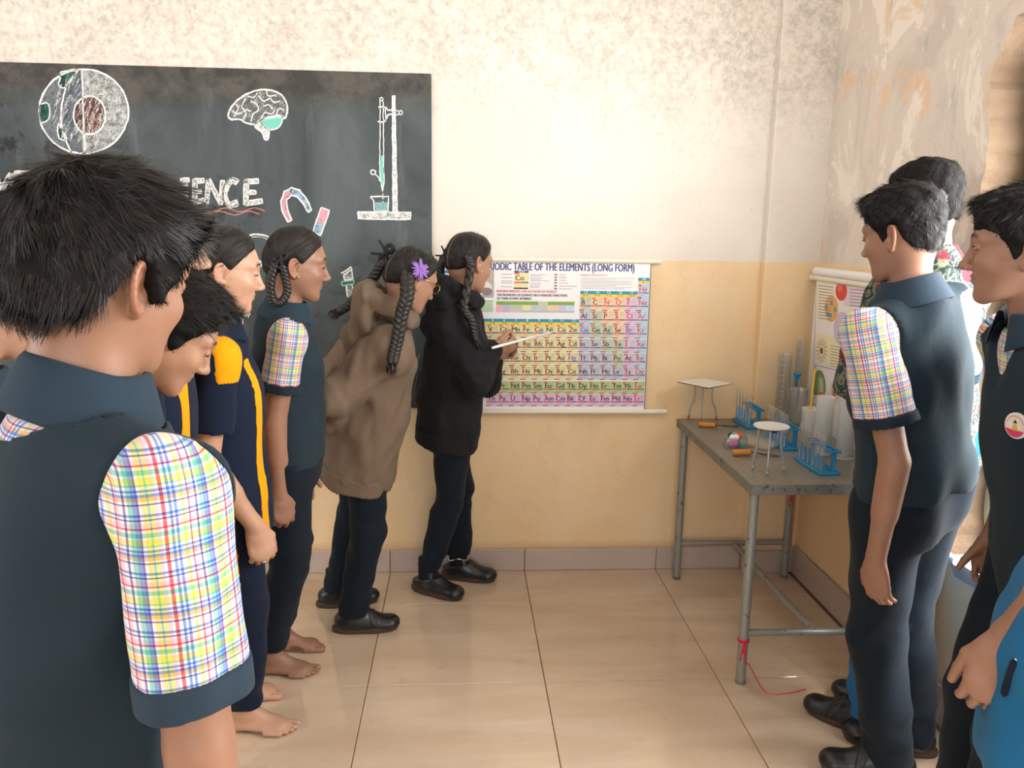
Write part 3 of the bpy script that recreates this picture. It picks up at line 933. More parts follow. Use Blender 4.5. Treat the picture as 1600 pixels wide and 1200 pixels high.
            for x in xs:
                st = Field(); c = g+f*x*k
                st.add(econe(g+f*.0*k+z*.04, T+z*.028, .037*k+.0025, .043*k+.0025, z, .74), .03)
                st.add(cone(an, g+f*.07*k+z*.045, .0385, .031*k), .03)
                wd = .013 if style == 'velcro' else .009
                tl = nrm(f+z*.35)
                st.cut(c+tl*wd+z*.03, tl); st.cut(c-tl*wd+z*.03, -tl); st.cut(z*.022, -z)
                s.mesh('strap', st, MAT['shoe_strap'], .0045, parent=sh)
    # ---- hair
    def hair(s, n=3500, L=(.018, .035), w=.0014, h=.0040, lift=.30, seed=1, droop=None, tbl=None, noise=.2, tkmin=.5, down=.6, whorl=(-.062, .008, .085)):
        hd = s.h; T = _HT+(hair_table(s.kind) if tbl is None else tbl); fd = Field(); fd.add(hd.prim(T), .004)
        rgn = np.random.RandomState(seed)
        if s.kind != 'girl': fd.disp(waves(seed, (26, 48), (.0014, .0010)))
        lowc = hd.W(0, 0, -.075)
        V, Q = polygonise(fd, h, lambda p: (p-lowc)@hd.u)
        q = hd.loc(V); r, tv, az, el = _look(T-_HT, q)
        if s.kind == 'girl':
            rt = np.array([-.055, .062, -.02])
            rel = np.stack([q[:, 0]-rt[0], np.abs(q[:, 1])-rt[1], q[:, 2]-rt[2]], 1)
            ang = np.arctan2(rel[:, 2], rel[:, 0])
            o = link('hair', mesh_np('hair', V, Q, MAT['hair_smooth'], True, {'hp': np.stack([q[:, 1], ang, q[:, 0]], 1)}), s.o)
            fc = V[Q].mean(1); ql = hd.loc(fc); g = _look(T-_HT, ql)[1]; idx = np.where(g > .001)[0]; a = rgn.choice(idx, 900); P = fc[a]; ql = ql[a]
            e1 = V[Q[a, 2]]-V[Q[a, 0]]; e2 = V[Q[a, 3]]-V[Q[a, 1]]; N = np.cross(e1, e2); N /= np.linalg.norm(N, axis=1)[:, None]+1e-12
            sg = np.sign(ql[:, 1:2]); root = hd.c+hd.sc*(-.055*hd.f-.02*hd.u+sg*.066*hd.l); D = root-P; D = D-N*(D*N).sum(1)[:, None]; D /= np.linalg.norm(D, axis=1)[:, None]+1e-9
            D = D+rgn.normal(size=D.shape)*.10+N*.10*rgn.uniform(size=(len(a), 1)); D /= np.linalg.norm(D, axis=1)[:, None]
            V2, Q2, sh = ribbons(P-N*.001, D, N, rgn.uniform(.02, .05, len(a)), .0011*np.ones(len(a)), rgn, droop=.35, curl=.08)
            link('loose_strands', mesh_np('loose_strands', V2, Q2, MAT['hair_lock'], True, {'shade': sh*.6}), o)['kind'] = 'stuff'
            return o
        me = mesh_np('hair', V, Q, MAT['hair'], True)
        o = link('hair', me, s.o)
        # loose locks on the cap
        fc = V[Q].mean(1); keepm = (_look(T-_HT, hd.loc(fc))[1] > .004)
        idx = np.where(keepm)[0]
        if n and len(idx):
            a = rgn.choice(idx, n); P = fc[a]
            e1 = V[Q[a, 2]]-V[Q[a, 0]]; e2 = V[Q[a, 3]]-V[Q[a, 1]]; N = np.cross(e1, e2); N /= np.linalg.norm(N, axis=1)[:, None]+1e-12
            wh = hd.W(*whorl)
            D = P-wh; D += np.cross(N, D)*.45
            ql = hd.loc(P)
            D = D/np.linalg.norm(D, axis=1)[:, None]
            dn = -hd.u*.6+hd.f*.25*np.sign(ql[:, :1]+.02)
            sd = sstep(.07, -.03, ql[:, 2:3])
            D = D*(1-sd*down)+dn*sd*down
            D = D-N*(D*N).sum(1)[:, None]; D /= np.linalg.norm(D, axis=1)[:, None]+1e-9
            for ax_ in range(3): D[:, ax_] += waves(seed+ax_, (24, 50), (noise, noise*.7))(P.astype(F32))
            D = D+rgn.normal(size=D.shape)*.07; D = D-N*(D*N).sum(1)[:, None]; D /= np.linalg.norm(D, axis=1)[:, None]+1e-9
            tk = np.clip(_look(T-_HT, ql)[1]/.03, tkmin, 1)
            lf = lift*(.4+.8*rgn.uniform(size=(n, 1)))
            D2 = D+N*lf; D2 /= np.linalg.norm(D2, axis=1)[:, None]
            _, _, azl, ell = _look(T-_HT, ql); nearear = (azl > 62)*(azl < 120)*(ell < 26)
            Ls = rgn.uniform(*L, n)*tk*(1-.62*nearear); ws = w*rgn.uniform(.6, 1.5, n)
            V2, Q2, sh = ribbons(P-N*.002, D2, N, Ls, ws, rgn, seg=3 if n > 15000 else 2, droop=lift*1.5 if droop is None else droop, curl=.10)
            link('loose_locks', mesh_np('loose_locks', V2, Q2, MAT['hair_lock'], True, {'shade': sh}), o)['kind'] = 'stuff'
        return o
# ------------------------------------------------------------------ room
YW, XW, XL, YR, ZC = 3.436, 1.52, -3.7, -3.2, 3.1
def wall_mat(name, side):
    t = NT(name, .55, .35)
    P = t.coord(); z = t.sep(P)[2]
    big = t.noise(P, 1.6, 4, .6); mid = t.noise(P, 5, 6, .65); fine = t.noise(P, 30, 8, .75); speck = t.noise(P, 60, 3, .6)
    up = t.mix(t.ramp(big, [(.35, 0.), (.65, 1.)]), srgb('e0d8cd'), srgb('e9e2d9'))
    if side == 'back':
        grime = t.ramp(t.math('ADD', t.math('MULTIPLY', fine, .85), t.math('MULTIPLY', mid, .30)), [(.50, 0.), (.72, 1.)])
        hi = t.math('MULTIPLY', t.ramp(t.math('ADD', z, t.math('MULTIPLY', mid, .35)), [(.0, 0.), (1, 1.)]), 1.0)
        hz = t.n('ShaderNodeMapRange'); hz.inputs[1].default_value = 1.95; hz.inputs[2].default_value = 2.45; t.l(t.math('ADD', z, t.math('MULTIPLY', mid, .4)), hz.inputs[0])
        up = t.mix(t.math('MULTIPLY', grime, t.math('MULTIPLY', hz.outputs[0], .8)), up, srgb('aca399'))
        up = t.mix(t.ramp(speck, [(.66, 0.), (.72, .35)]), up, srgb('b9a893'))
    else:
        pe = t.noise(t.coord(scale=(1, 1, .7)), 3.2, 8, .68, .6)
        up = t.mix(t.ramp(pe, [(.40, 0.), (.48, 1.)]), srgb('cfc6bd'), srgb('ded4c9'))
        up = t.mix(t.ramp(pe, [(.54, 0.), (.56, 1.)]), up, srgb('efe6da'))
        oc = t.noise(t.coord(loc=(2, 5, 1), scale=(1, 1, .6)), 4.2, 7, .7, .8)
        up = t.mix(t.ramp(oc, [(.55, 0.), (.60, .7)]), up, srgb('e8c3a0'))
        up = t.mix(t.ramp(oc, [(.36, .8), (.40, 0.)]), up, srgb('eee4dc'))
        up = t.mix(t.ramp(t.noise(t.coord(scale=(3, 3, .5), loc=(1, 0, 7)), 7, 5, .7), [(.66, 0.), (.74, .55)]), up, srgb('8d8378'))
        gz = t.noise(t.coord(scale=(2, 2, .6), loc=(7, 0, 0)), 9, 5, .7)
        hz = t.n('ShaderNodeMapRange'); hz.inputs[1].default_value = 1.6; hz.inputs[2].default_value = 2.4; t.l(z, hz.inputs[0])
        up = t.mix(t.math('MULTIPLY', t.ramp(gz, [(.60, 0.), (.68, .6)]), hz.outputs[0]), up, srgb('86a795'))
    lo = t.mix(t.ramp(mid, [(.3, 0.), (.7, 1.)]), srgb('edcd9e'), srgb('f0d7b0'))
    lo = t.mix(t.ramp(t.noise(t.coord(scale=(1, 1, .45)), 3.0, 6, .65), [(.56, 0.), (.70, .45)]), lo, srgb('d9be94'))
    lo = t.mix(t.ramp(speck, [(.68, 0.), (.74, .4)]), lo, srgb('b58d5e'))
    edge = t.math('GREATER_THAN', t.math('ADD', z, t.math('MULTIPLY', t.math('SUBTRACT', mid, .5), .012)), 1.393)
    c = t.mix(edge, lo, up)
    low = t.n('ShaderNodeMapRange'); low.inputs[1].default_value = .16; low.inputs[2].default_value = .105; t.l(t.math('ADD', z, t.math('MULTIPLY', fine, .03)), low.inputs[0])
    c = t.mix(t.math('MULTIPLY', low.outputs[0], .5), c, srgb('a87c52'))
    t.col(c)
    t.rough(t.mix(edge, (.36, .36, .36), (.75, .75, .75)))
    t.bump(t.math('ADD', t.math('MULTIPLY', mid, 1.0), t.math('MULTIPLY', fine, .35)), .28, .012)
    return t.m
wall_mat('wall_back', 'back'); wall_mat('wall_right', 'right')
t = NT('plaster', .9, .2); t.col(t.mix(t.noise(t.coord(), 9, 6, .7), srgb('5d4c3d'), srgb('7d6a58'))); t.bump(t.noise(t.coord(), 30, 6, .7), .7, .012)
t = NT('cement', .9, .2); t.col(t.mix(t.noise(t.coord(), 12, 5), srgb('8b8987'), srgb('b2aeaa'))); t.bump(t.noise(t.coord(), 50, 4), .4, .006)
NT('ceiling', .8, .2, srgb('ece8e2'))
t = NT('floor_tile', .1, .85)
n1 = t.noise(t.coord(scale=(1, 4, 1)), 2.2, 4, .55, .4); n2 = t.noise(t.coord(), 12, 4, .6)
oi = t.n('ShaderNodeObjectInfo').outputs['Random']
c = t.mix(t.ramp(n1, [(.3, 0.), (.7, 1.)]), srgb('cbb298'), srgb('dbc7b0'))
c = t.mix(t.math('MULTIPLY', oi, .22), c, srgb('b89a7c'))
t.col(t.mix(t.ramp(n2, [(.62, 0.), (.75, .3)]), c, srgb('a98b6c'))); t.rough(t.ramp(n2, [(.3, .05), (.8, .12)]))
t = NT('grout', .9, .2, srgb('8a6a50'))
t = NT('base_tile', .3, .45); t.col(t.mix(t.noise(t.coord(), 6, 4), srgb('b3a39a'), srgb('c6b6ac')))

# floor: grout bed with 600 mm tiles laid in it
TX0, TY0 = .2924, 3.111
bed = MB().box((XL-.3, YR-.3, -.12), (XW+.3, YW+.2, -.0035)).build('floor', MAT['grout']); tag(bed, kind='structure')
def tile_mesh(w, d, g=.0016):
    return MB().bbox((g, g, -.012), (w-g, d-g, 0), .0012).build('tile', MAT['floor_tile'], bed)
full = tile_mesh(.6, .6); full.location = (TX0, TY0-.6, 0)
for i in range(-7, 3):
    for j in range(-10, 2):
        if (i, j) == (0, -1): continue
        x, y = TX0+.6*i, TY0+.6*j
        if x > XW-.05: continue
        if j == 1: continue
        w = min(.6, XW-x); d = .6 if j < 0 else YW-TY0
        if w > .59 and d > .59:
            o = full.copy(); C.objects.link(o)
        else: o = tile_mesh(w, d)
        o.parent = bed; o.location = (x, y, 0)

def slab(name, lo, hi, mat, kind='structure', parent=None, b=None):
    m = MB(); (m.bbox(lo, hi, b) if b else m.box(lo, hi))
    o = m.build(name, mat, parent)
    if kind: o['kind'] = kind
    return o
slab('wall_back', (XL, YW, -.02), (XW+.3, YW+.15, ZC), MAT['wall_back'])
slab('trim_1', (1.285, YW-.05, .0), (XW+.01, YW+.01, ZC), MAT['wall_back'], b=.004)
slab('ceiling', (XL-.2, YR-.2, ZC), (XW+.3, YW+.15, ZC+.12), MAT['ceiling'])
# side and rear walls stand out of the picture, with openings added for the fill lamps
def wall_open(name, axis, pos, th, a0, a1, z1, op, mat):
    m = MB(); o0, o1, oz0, oz1 = op
    def bx(u0, u1, w0, w1):
        if axis == 'x': m.box((min(pos, pos+th), u0, w0), (max(pos, pos+th), u1, w1))
        else: m.box((u0, min(pos, pos+th), w0), (u1, max(pos, pos+th), w1))
    bx(a0, o0, -.02, z1); bx(o1, a1, -.02, z1); bx(o0, o1, -.02, oz0); bx(o0, o1, oz1, z1)
    o = m.build(name, mat); o['kind'] = 'structure'; return o
wall_open('wall_left', 'x', XL, -.15, YR, YW, ZC, (-.8, 2.0, .9, 2.5), MAT['wall_right'])
wall_open('wall_rear', 'y', YR, -.15, XL, XW+.2, ZC, (-2.6, 1.2, .9, 2.7), MAT['wall_right'])

# right wall with a window hole whose far edge has lost its plaster
rg = np.random.RandomState(4)
def jag(a, b, n, amp):
    a, b = np.array(a), np.array(b); t = np.linspace(0, 1, n)[:, None]
    p = a+(b-a)*t; nn = np.array([-(b-a)[1], (b-a)[0]])/np.linalg.norm(b-a)
    q = rg.normal(size=n)*amp; q = np.convolve(q, [.25, .5, .25], 'same')+rg.normal(size=n)*amp*.3
    q[0] = q[-1] = 0
    return p+nn*q[:, None]
W0, W1, Z0, Z1 = .30, 2.345, .535, 2.13
hole = np.concatenate([jag((W1-.055, Z0), (W1-.02, .9), 12, .010)[:-1], jag((W1-.02, .9), (W1, 1.75), 22, .012)[:-1],
                       jag((W1, 1.75), (W1+.02, 1.98), 10, .010)[:-1], jag((W1+.02, 1.98), (W1-.06, Z1-.02), 8, .006)[:-1], jag((W1-.06, Z1-.02), (W1-.25, Z1+.01), 8, .008),
                       np.array([(W0, Z1), (W0, Z0)])])
def wall_with_hole(name, x0, x1, hole, ya, yb, za, zb, mat, edgemat):
    bm_v, F3, F4 = [], [], []
    outer = np.array([(yb, za), (yb, zb), (ya, zb), (ya, za)])
    me_pts = np.concatenate([outer, hole])
    from mathutils.geometry import tessellate_polygon
    tri = tessellate_polygon([[Vector((*p, 0)) for p in outer], [Vector((*p, 0)) for p in hole]])
    n = len(me_pts)
    V = np.concatenate([np.column_stack([np.full(n, x0), me_pts]), np.column_stack([np.full(n, x1), me_pts])])
    T = np.array(tri)
    nh = len(hole); i = 4+np.arange(nh); j = 4+(np.arange(nh)+1) % nh
    Fq = np.stack([i, j, j+n, i+n], 1)
    me = mesh_np(name, V, [np.concatenate([T, T[:, ::-1]+n]), Fq], mat, False)
    me.materials.append(edgemat)
    mi = np.zeros(len(me.polygons), np.int32); mi[2*len(T):] = 1
    me.polygons.foreach_set('material_index', mi)
    o = link(name, me); o['kind'] = 'structure'; return o
wall_with_hole('wall_right', XW, XW+.22, hole, YR, YW+.1, -.02, ZC, MAT['wall_right'], MAT['plaster'])
# window: timber frame set back in the hole, grille bars, cement sill with a broken front edge
t = NT('window_wood', .6, .3); t.col(t.mix(t.noise(t.coord(scale=(8, 8, 1)), 6, 4), srgb('c8c09a'), srgb('a79f78')))
wn = empty('window_1', (XW+.13, (W0+W1)/2, Z0)); wn['kind'] = 'structure'
def wpart(name, lo, hi, mat=MAT['window_wood'], b=.004):
    m = MB(); m.bbox(lo, hi, b); o = m.build(name, mat, wn); o.matrix_parent_inverse = Matrix.Translation(-Vector(wn.location)); return o
wpart('jamb', (XW+.11, W1-.10, Z0), (XW+.20, W1-.02, Z1)); wpart('jamb', (XW+.11, W0, Z0), (XW+.20, W0+.07, Z1))
wpart('head_rail', (XW+.115, W0+.07, Z1-.06), (XW+.195, W1-.10, Z1)); wpart('bottom_rail', (XW+.115, W0+.07, Z0), (XW+.195, W1-.10, Z0+.045))
wpart('mullion', (XW+.12, 1.28, Z0+.045), (XW+.19, 1.34, Z1-.06))
sv = jag((2.22, .545), (.4, .545), 30, 0)
low = np.column_stack([np.linspace(2.24, .4, 40), .512-.02*np.abs(np.convolve(rg.normal(size=40), [.3, .4, .3], 'same'))-.012])
top = np.column_stack([np.linspace(2.29, .4, 40), np.full(40, .541)])
V = np.concatenate([np.column_stack([np.full(40, XW-.006), top]), np.column_stack([np.full(40, XW-.006), low]), np.column_stack([np.full(40, XW+.02), low]), np.column_stack([np.full(40, XW+.10), top])])
k = np.arange(39)
Q = np.concatenate([np.stack([a*40+k, a*40+k+1, b*40+k+1, b*40+k], 1) for a, b in ((0, 1), (1, 2), (3, 0), (2, 3))])
o = link('window_sill', mesh_np('window_sill', V, Q, MAT['cement'], False), wn); o.matrix_parent_inverse = Matrix.Translation(-Vector(wn.location))
# ground and a pale boundary wall outside the window
NT('outdoor', .9, .1, srgb('d8d2c4'))
tag(slab('ground_outside', (XW+.22, YR-6, -.6), (14, 9, -.5), MAT['outdoor']), kind='structure')

# skirting tiles along the back and right walls
bb = MB().box((XL, YW-.007, 0), (1.285, YW+.002, .100)).build('baseboard_back', MAT['grout']); bb['kind'] = 'structure'
def skirt(lo, hi, parent): MB().bbox(lo, hi, .002).build('tile', MAT['base_tile'], parent)
for i in range(-7, 2):
    x0 = max(XL, TX0+.6*i); x1 = min(1.283, TX0+.6*(i+1))
    if x1 > x0+.05: skirt((x0+.0015, YW-.012, .001), (x1-.0015, YW-.004, .104), bb)
skirt((1.276, YW-.062, .001), (XW-.001, YW-.049, .104), bb)
br = MB().box((XW-.007, YR, 0), (XW+.002, YW-.05, .12)).build('baseboard_right', MAT['grout']); br['kind'] = 'structure'
for i in range(-10, 1):
    y0 = TY0+.6*i-.3; y1 = min(YW-.06, y0+.6)
    skirt((XW-.016, y0+.0015, .001), (XW-.004, y1-.0015, .128), br)

# ------------------------------------------------------------------ flat print helpers
class Flat:
    """coloured shapes and lettering laid on a sheet, in sheet coordinates (u right, v down) -> one mesh"""
    def __init__(s, org, du, dv, nrm_): s.o = np.array(org, float); s.du = np.array(du, float); s.dv = np.array(dv, float); s.n = nrm(nrm_); s.m = MB()
    def P(s, uv, lift=0): uv = np.asarray(uv, float); return s.o+uv[:, :1]*s.du+uv[:, 1:]*s.dv+s.n*lift
    def poly(s, uv, col, lift=.0004):
        s.m.col = col; s.m.add(s.P(uv, lift), [tuple(range(len(uv)))]); return s
    def rect(s, u0, v0, u1, v1, col, lift=.0004): return s.poly([(u0, v0), (u0, v1), (u1, v1), (u1, v0)], col, lift)
    def oval(s, u, v, ru, rv, col, lift=.0006, n=28, squash=0):
        th = np.linspace(0, 2*PI, n, endpoint=False); return s.poly(np.column_stack([u+ru*np.cos(th), v-rv*np.sin(th)]), col, lift)
    def stroke(s, uv, w, col, lift=.0006, closed=False, wob=0, rg=None):
        uv = np.asarray(uv, float)
        if closed: uv = np.vstack([uv, uv[:1]])
        X = s.P(uv); T = np.gradient(X, axis=0); T /= np.linalg.norm(T, axis=1)[:, None]+1e-9
        B = np.cross(s.n, T); ww = np.full(len(X), w)
        if wob: ww = ww*(1+wob*(rg or np.random).normal(size=len(X)))
        a = X-B*ww[:, None]/2+s.n*lift; b = X+B*ww[:, None]/2+s.n*lift; n = len(X)
        s.m.col = col
        s.m.add(np.concatenate([a, b]), [(i, i+1, n+i+1, n+i) for i in range(n-1)]); return s
    def text(s, txt, u, v, size, col, lift=.0008, align='LEFT', bold=0.0, sx=1.0):
        cu = bpy.data.curves.new('t', 'FONT'); cu.body = txt; cu.size = 1.0; cu.align_x = align; cu.resolution_u = 3
        o = bpy.data.objects.new('t', cu); C.objects.link(o)
        me = o.to_mesh(); n = len(me.vertices)
        if n:
            co = np.zeros(n*3); me.vertices.foreach_get('co', co); co = co.reshape(-1, 3)
            lu, lv = np.linalg.norm(s.du), np.linalg.norm(s.dv)
            X = s.o+s.du*u+s.dv*v+(co[:, :1]*sx*size)*(s.du/lu)-(co[:, 1:2]*size)*(s.dv/lv)+s.n*lift
            s.m.col = col
            for sh in ((0,) if not bold else (-bold, bold)): s.m.add(X+s.du*sh+s.n*(.00005*(sh > 0)), [tuple(p.vertices) for p in me.polygons])
        o.to_mesh_clear(); bpy.data.objects.remove(o); bpy.data.curves.remove(cu); return s
    def build(s, name, mat, parent): return s.m.build(name, mat, parent, False, 'ink')
t = NT('print', .45, .4); t.col(t.coord('ink'))
t = NT('print_matt', .9, .1); t.col(t.coord('ink'))
NT('poster_paper', .4, .45, srgb('f1eff0')); NT('rail_plastic', .4, .45, srgb('e9e2d2'))
# ------------------------------------------------------------------ blackboard with chalk drawings
t = NT('blackboard', .7, .3)
P = t.coord()
a = t.noise(t.coord(scale=(1, 1, .45)), 2.6, 5, .6, .8); b = t.noise(P, 9, 8, .72); c_ = t.noise(t.coord(scale=(2.2, 1, .35), rot=(0, .5, 0)), 3.5, 5, .65)
base = t.mix(t.ramp(a, [(.35, 0.), (.68, 1.)]), srgb('3b4346'), srgb('5a6366'))
base = t.mix(t.ramp(c_, [(.56, 0.), (.74, .5)]), base, srgb('7d8686'))
dark = t.math('MULTIPLY', t.ramp(b, [(.50, 0.), (.60, 1.)]), t.ramp(t.noise(t.coord(loc=(4, 0, 1)), 2.0, 3, .5), [(.48, 0.), (.60, 1.)]))
base = t.mix(t.math('MULTIPLY', dark, .85), base, srgb('1d1e1f'))
z = t.sep(P)[2]; mr = t.n('ShaderNodeMapRange'); mr.inputs[1].default_value = 1.99; mr.inputs[2].default_value = 2.09; t.l(t.math('ADD', z, t.math('MULTIPLY', t.noise(t.coord(scale=(1, 1, .5)), 4, 4), .09)), mr.inputs[0])
band = t.mix(t.ramp(b, [(.42, 0.), (.58, 1.)]), srgb('3a3733'), srgb('59554f'))
base = t.mix(t.math('MULTIPLY', mr.outputs[0], .85), base, band)
t.col(base); t.bump(b, .12, .003)
BX0, BX1, BZ0, BZ1, BY = -2.62, -.118, .752, 2.118, YW-.014
bd = MB().bbox((BX0, BY, BZ0), (BX1, YW-.0004, BZ1), .003).build('blackboard', MAT['blackboard'])
tag(bd, 'large worn blackboard covered in chalk science drawings on the back wall', 'blackboard')
def chalk_mat(name, c):
    t = NT(name, .95, .05); n = t.noise(t.coord(), 240, 3, .7); n2 = t.noise(t.coord(), 40, 3, .6)
    t.col(t.mix(t.ramp(t.math('ADD', t.math('MULTIPLY', n, .6), t.math('MULTIPLY', n2, .4)), [(.36, 0.), (.52, 1.)]), srgb('50585a'), c)) if False else t.col(t.mix(n2, c, tuple(x*.8 for x in c)))
    tr = t.n('ShaderNodeBsdfTransparent'); mx = t.n('ShaderNodeMixShader'); t.l(t.ramp(t.math('ADD', t.math('MULTIPLY', n, .6), t.math('MULTIPLY', n2, .4)), [(.34, 0.), (.46, .95)]), mx.inputs[0])
    t.l(tr.outputs[0], mx.inputs[1]); t.l(t.b.outputs[0], mx.inputs[2]); out = [x for x in t.t.nodes if x.type == 'OUTPUT_MATERIAL'][0]; t.l(mx.outputs[0], out.inputs[0])
    return t.m
def chalk_mat2(name):
    t = NT(name, .95, .05); n = t.noise(t.coord(), 230, 3, .7); n2 = t.noise(t.coord(), 45, 3, .6); v = t.coord('ink'); t.col(v)
    w = t.n('ShaderNodeAttribute', attribute_name='cover').outputs['Fac']
    g = t.math('ADD', t.math('MULTIPLY', n, .6), t.math('MULTIPLY', n2, .4))
    al = t.ramp(t.math('ADD', g, t.math('MULTIPLY', t.math('SUBTRACT', w, .5), .34)), [(.40, 0.), (.56, .93)])
    tr = t.n('ShaderNodeBsdfTransparent'); mx = t.n('ShaderNodeMixShader'); t.l(al, mx.inputs[0]); t.l(tr.outputs[0], mx.inputs[1]); t.l(t.b.outputs[0], mx.inputs[2])
    out = [x for x in t.t.nodes if x.type == 'OUTPUT_MATERIAL'][0]; t.l(mx.outputs[0], out.inputs[0])
chalk_mat2('chalk')
CW, CGn, CPk, CBl, COr = srgb('eef0ee'), srgb('7fd0c0'), srgb('e3a9b8'), srgb('a8c4dc'), srgb('c98a7c')
rc = np.random.RandomState(8)
class Chalk(Flat):
    def __init__(s):
        super().__init__((0, BY, 0), (1, 0, 0), (0, 0, -1), (0, -1, 0)); s.cov = []; s.n0 = 0
    def px(s, pts):
        q = np.array([at(u, v, Y=BY) for u, v in pts]); return np.column_stack([q[:, 0], -q[:, 2]])
    def mark(s, c): s.cov.append(np.full(s.m.n-s.n0, c)); s.n0 = s.m.n
    def line(s, pts, w=2.6, col=CW, closed=False, smooth=False, cover=.85):
        if smooth:
            P_ = list(pts)+([pts[0]] if closed else []); pts = spline(P_, len(P_)*7); closed = False
        else:
            P_ = list(pts)+([pts[0]] if closed else []); out = []
            for a_, b_ in zip(P_[:-1], P_[1:]):
                k = max(2, int(math.hypot(a_[0]-b_[0], a_[1]-b_[1])/5)); out += [(a_[0]+(b_[0]-a_[0])*i/k, a_[1]+(b_[1]-a_[1])*i/k) for i in range(k)]
            pts = out+[P_[-1]]
        pts = np.array(pts)+rc.normal(size=(len(pts), 2))*.25
        s.stroke(s.px(pts), w/369, col, .0009, wob=.12, rg=rc); s.mark(cover); return s
    def fill(s, pts, col=CW, cover=.42, smooth=False):
        if smooth: pts = spline(list(pts)+[pts[0]], len(pts)*7)[:-1]
        pts = np.array(pts); c = pts.mean(0); uv = s.px(np.vstack([pts, c])); n = len(pts)
        s.m.col = col; s.m.add(s.P(uv, .0005), [((i+1) % n, i, n) for i in range(n)]); s.mark(cover); return s
    def scrib(s, pts, col=CW, n=40, w=1.2, cover=.5, ang=1.1):
        """hatching strokes inside a polygon"""
        pts = np.array(pts); lo, hi = pts.min(0), pts.max(0)
        def inside(p):
            x, y = p; c = False; j = len(pts)-1
            for i in range(len(pts)):
                if (pts[i][1] > y) != (pts[j][1] > y) and x < (pts[j][0]-pts[i][0])*(y-pts[i][1])/(pts[j][1]-pts[i][1])+pts[i][0]: c = not c
                j = i
            return c
        for _ in range(n):
            p = lo+(hi-lo)*rc.uniform(size=2); d = np.array((math.cos(ang), math.sin(ang)))*rc.uniform(4, 11)
            d = np.array([d[0]*math.cos(.5*rc.normal())-d[1]*.3*rc.normal(), d[1]])
            if inside(p) and inside(p+d) and inside(p-d): s.stroke(s.px([p-d, p+d*.3, p+d]), w/369, col, .0007); s.mark(cover)
        return s
    def done(s, name, label=None):
        me = mesh_np(name, np.concatenate(s.m.v), [np.array(f) for f in s.m.f.values()], MAT['chalk'], False, {'ink': np.concatenate(s.m.cols), 'cover': np.concatenate(s.cov)})
        o = link(name, me, bd)
        if label: o['label'] = label
        return o
def ov(cx, cy, rx, ry, n=30, a0=0, a1=360):
    th = np.radians(np.linspace(a0, a1, n, endpoint=(a1-a0 != 360))); return [(cx+rx*math.cos(q), cy-ry*math.sin(q)) for q in th]
# globe cut open
k = Chalk()
k.fill(ov(131, 174, 70, 66), srgb('c3c9c9'), .50)
k.fill(ov(131, 174, 69, 66, 24, 92, 268), srgb('8fa6c6'), .42)
k.fill(ov(139, 180, 24, 29), srgb('c08a7c'), .72)
k.scrib(ov(140, 174, 62, 64), CW, 260, 1.0, .45, 2.0)
k.line(ov(131, 174, 70, 66), 2.4, CW, True); k.line([(123, 109), (104, 135), (96, 170), (98, 205), (112, 240)], 2.2, CW, smooth=True)
k.line([(128, 109), (130, 170), (133, 243)], 2.0); k.line(ov(140, 180, 25, 30), 2.2, CW, True)
for g in ([(95, 113), (118, 109), (112, 125), (101, 137), (92, 133), (94, 122)], [(63, 163), (74, 161), (78, 172), (76, 186), (65, 191), (62, 176)], [(92, 192), (96, 200), (104, 215), (101, 219), (93, 216), (90, 203)]):
    k.fill(g, srgb('4f9d86'), .8, True); k.line(g, 1.8, CW, True, True)
k.done('globe_drawing', 'chalk globe cut open to show its core')
# brain
k = Chalk(); bo = [(356, 182), (360, 170), (372, 156), (390, 145), (410, 140), (430, 143), (443, 152), (449, 168), (446, 184), (438, 182), (422, 184), (406, 188), (398, 194), (385, 192), (374, 186), (362, 187)]
k.fill(bo, srgb('c9cdca'), .30, True); k.line(bo, 2.4, CW, True, True)
for q in ([(366, 182), (372, 170), (369, 162)], [(380, 188), (384, 176), (378, 166), (384, 154)], [(392, 190), (396, 178), (404, 172), (400, 162), (392, 158)], [(408, 186), (414, 176), (424, 178), (430, 172)], [(404, 150), (412, 158), (422, 154), (428, 160), (438, 158)], [(412, 166), (420, 164), (426, 170)], [(432, 180), (436, 170), (444, 172)], [(386, 150), (396, 152), (402, 146)], [(362, 174), (374, 178), (384, 172), (392, 174)], [(416, 142), (420, 150), (432, 148)]):
    k.line(q, 1.6, CW, smooth=True, cover=.75)
cb = [(406, 188), (422, 182), (440, 181), (440, 192), (434, 200), (420, 203), (411, 196)]
k.fill(cb, CGn, .95, True); k.line(cb, 1.8, CW, True, True)
st_ = [(398, 194), (406, 190), (412, 198), (420, 203), (419, 217), (414, 218), (409, 207), (400, 200)]
k.fill(st_, CW, .6); k.line(st_, 2, CW, True, True); k.done('brain_drawing', 'chalk brain with a green patch')
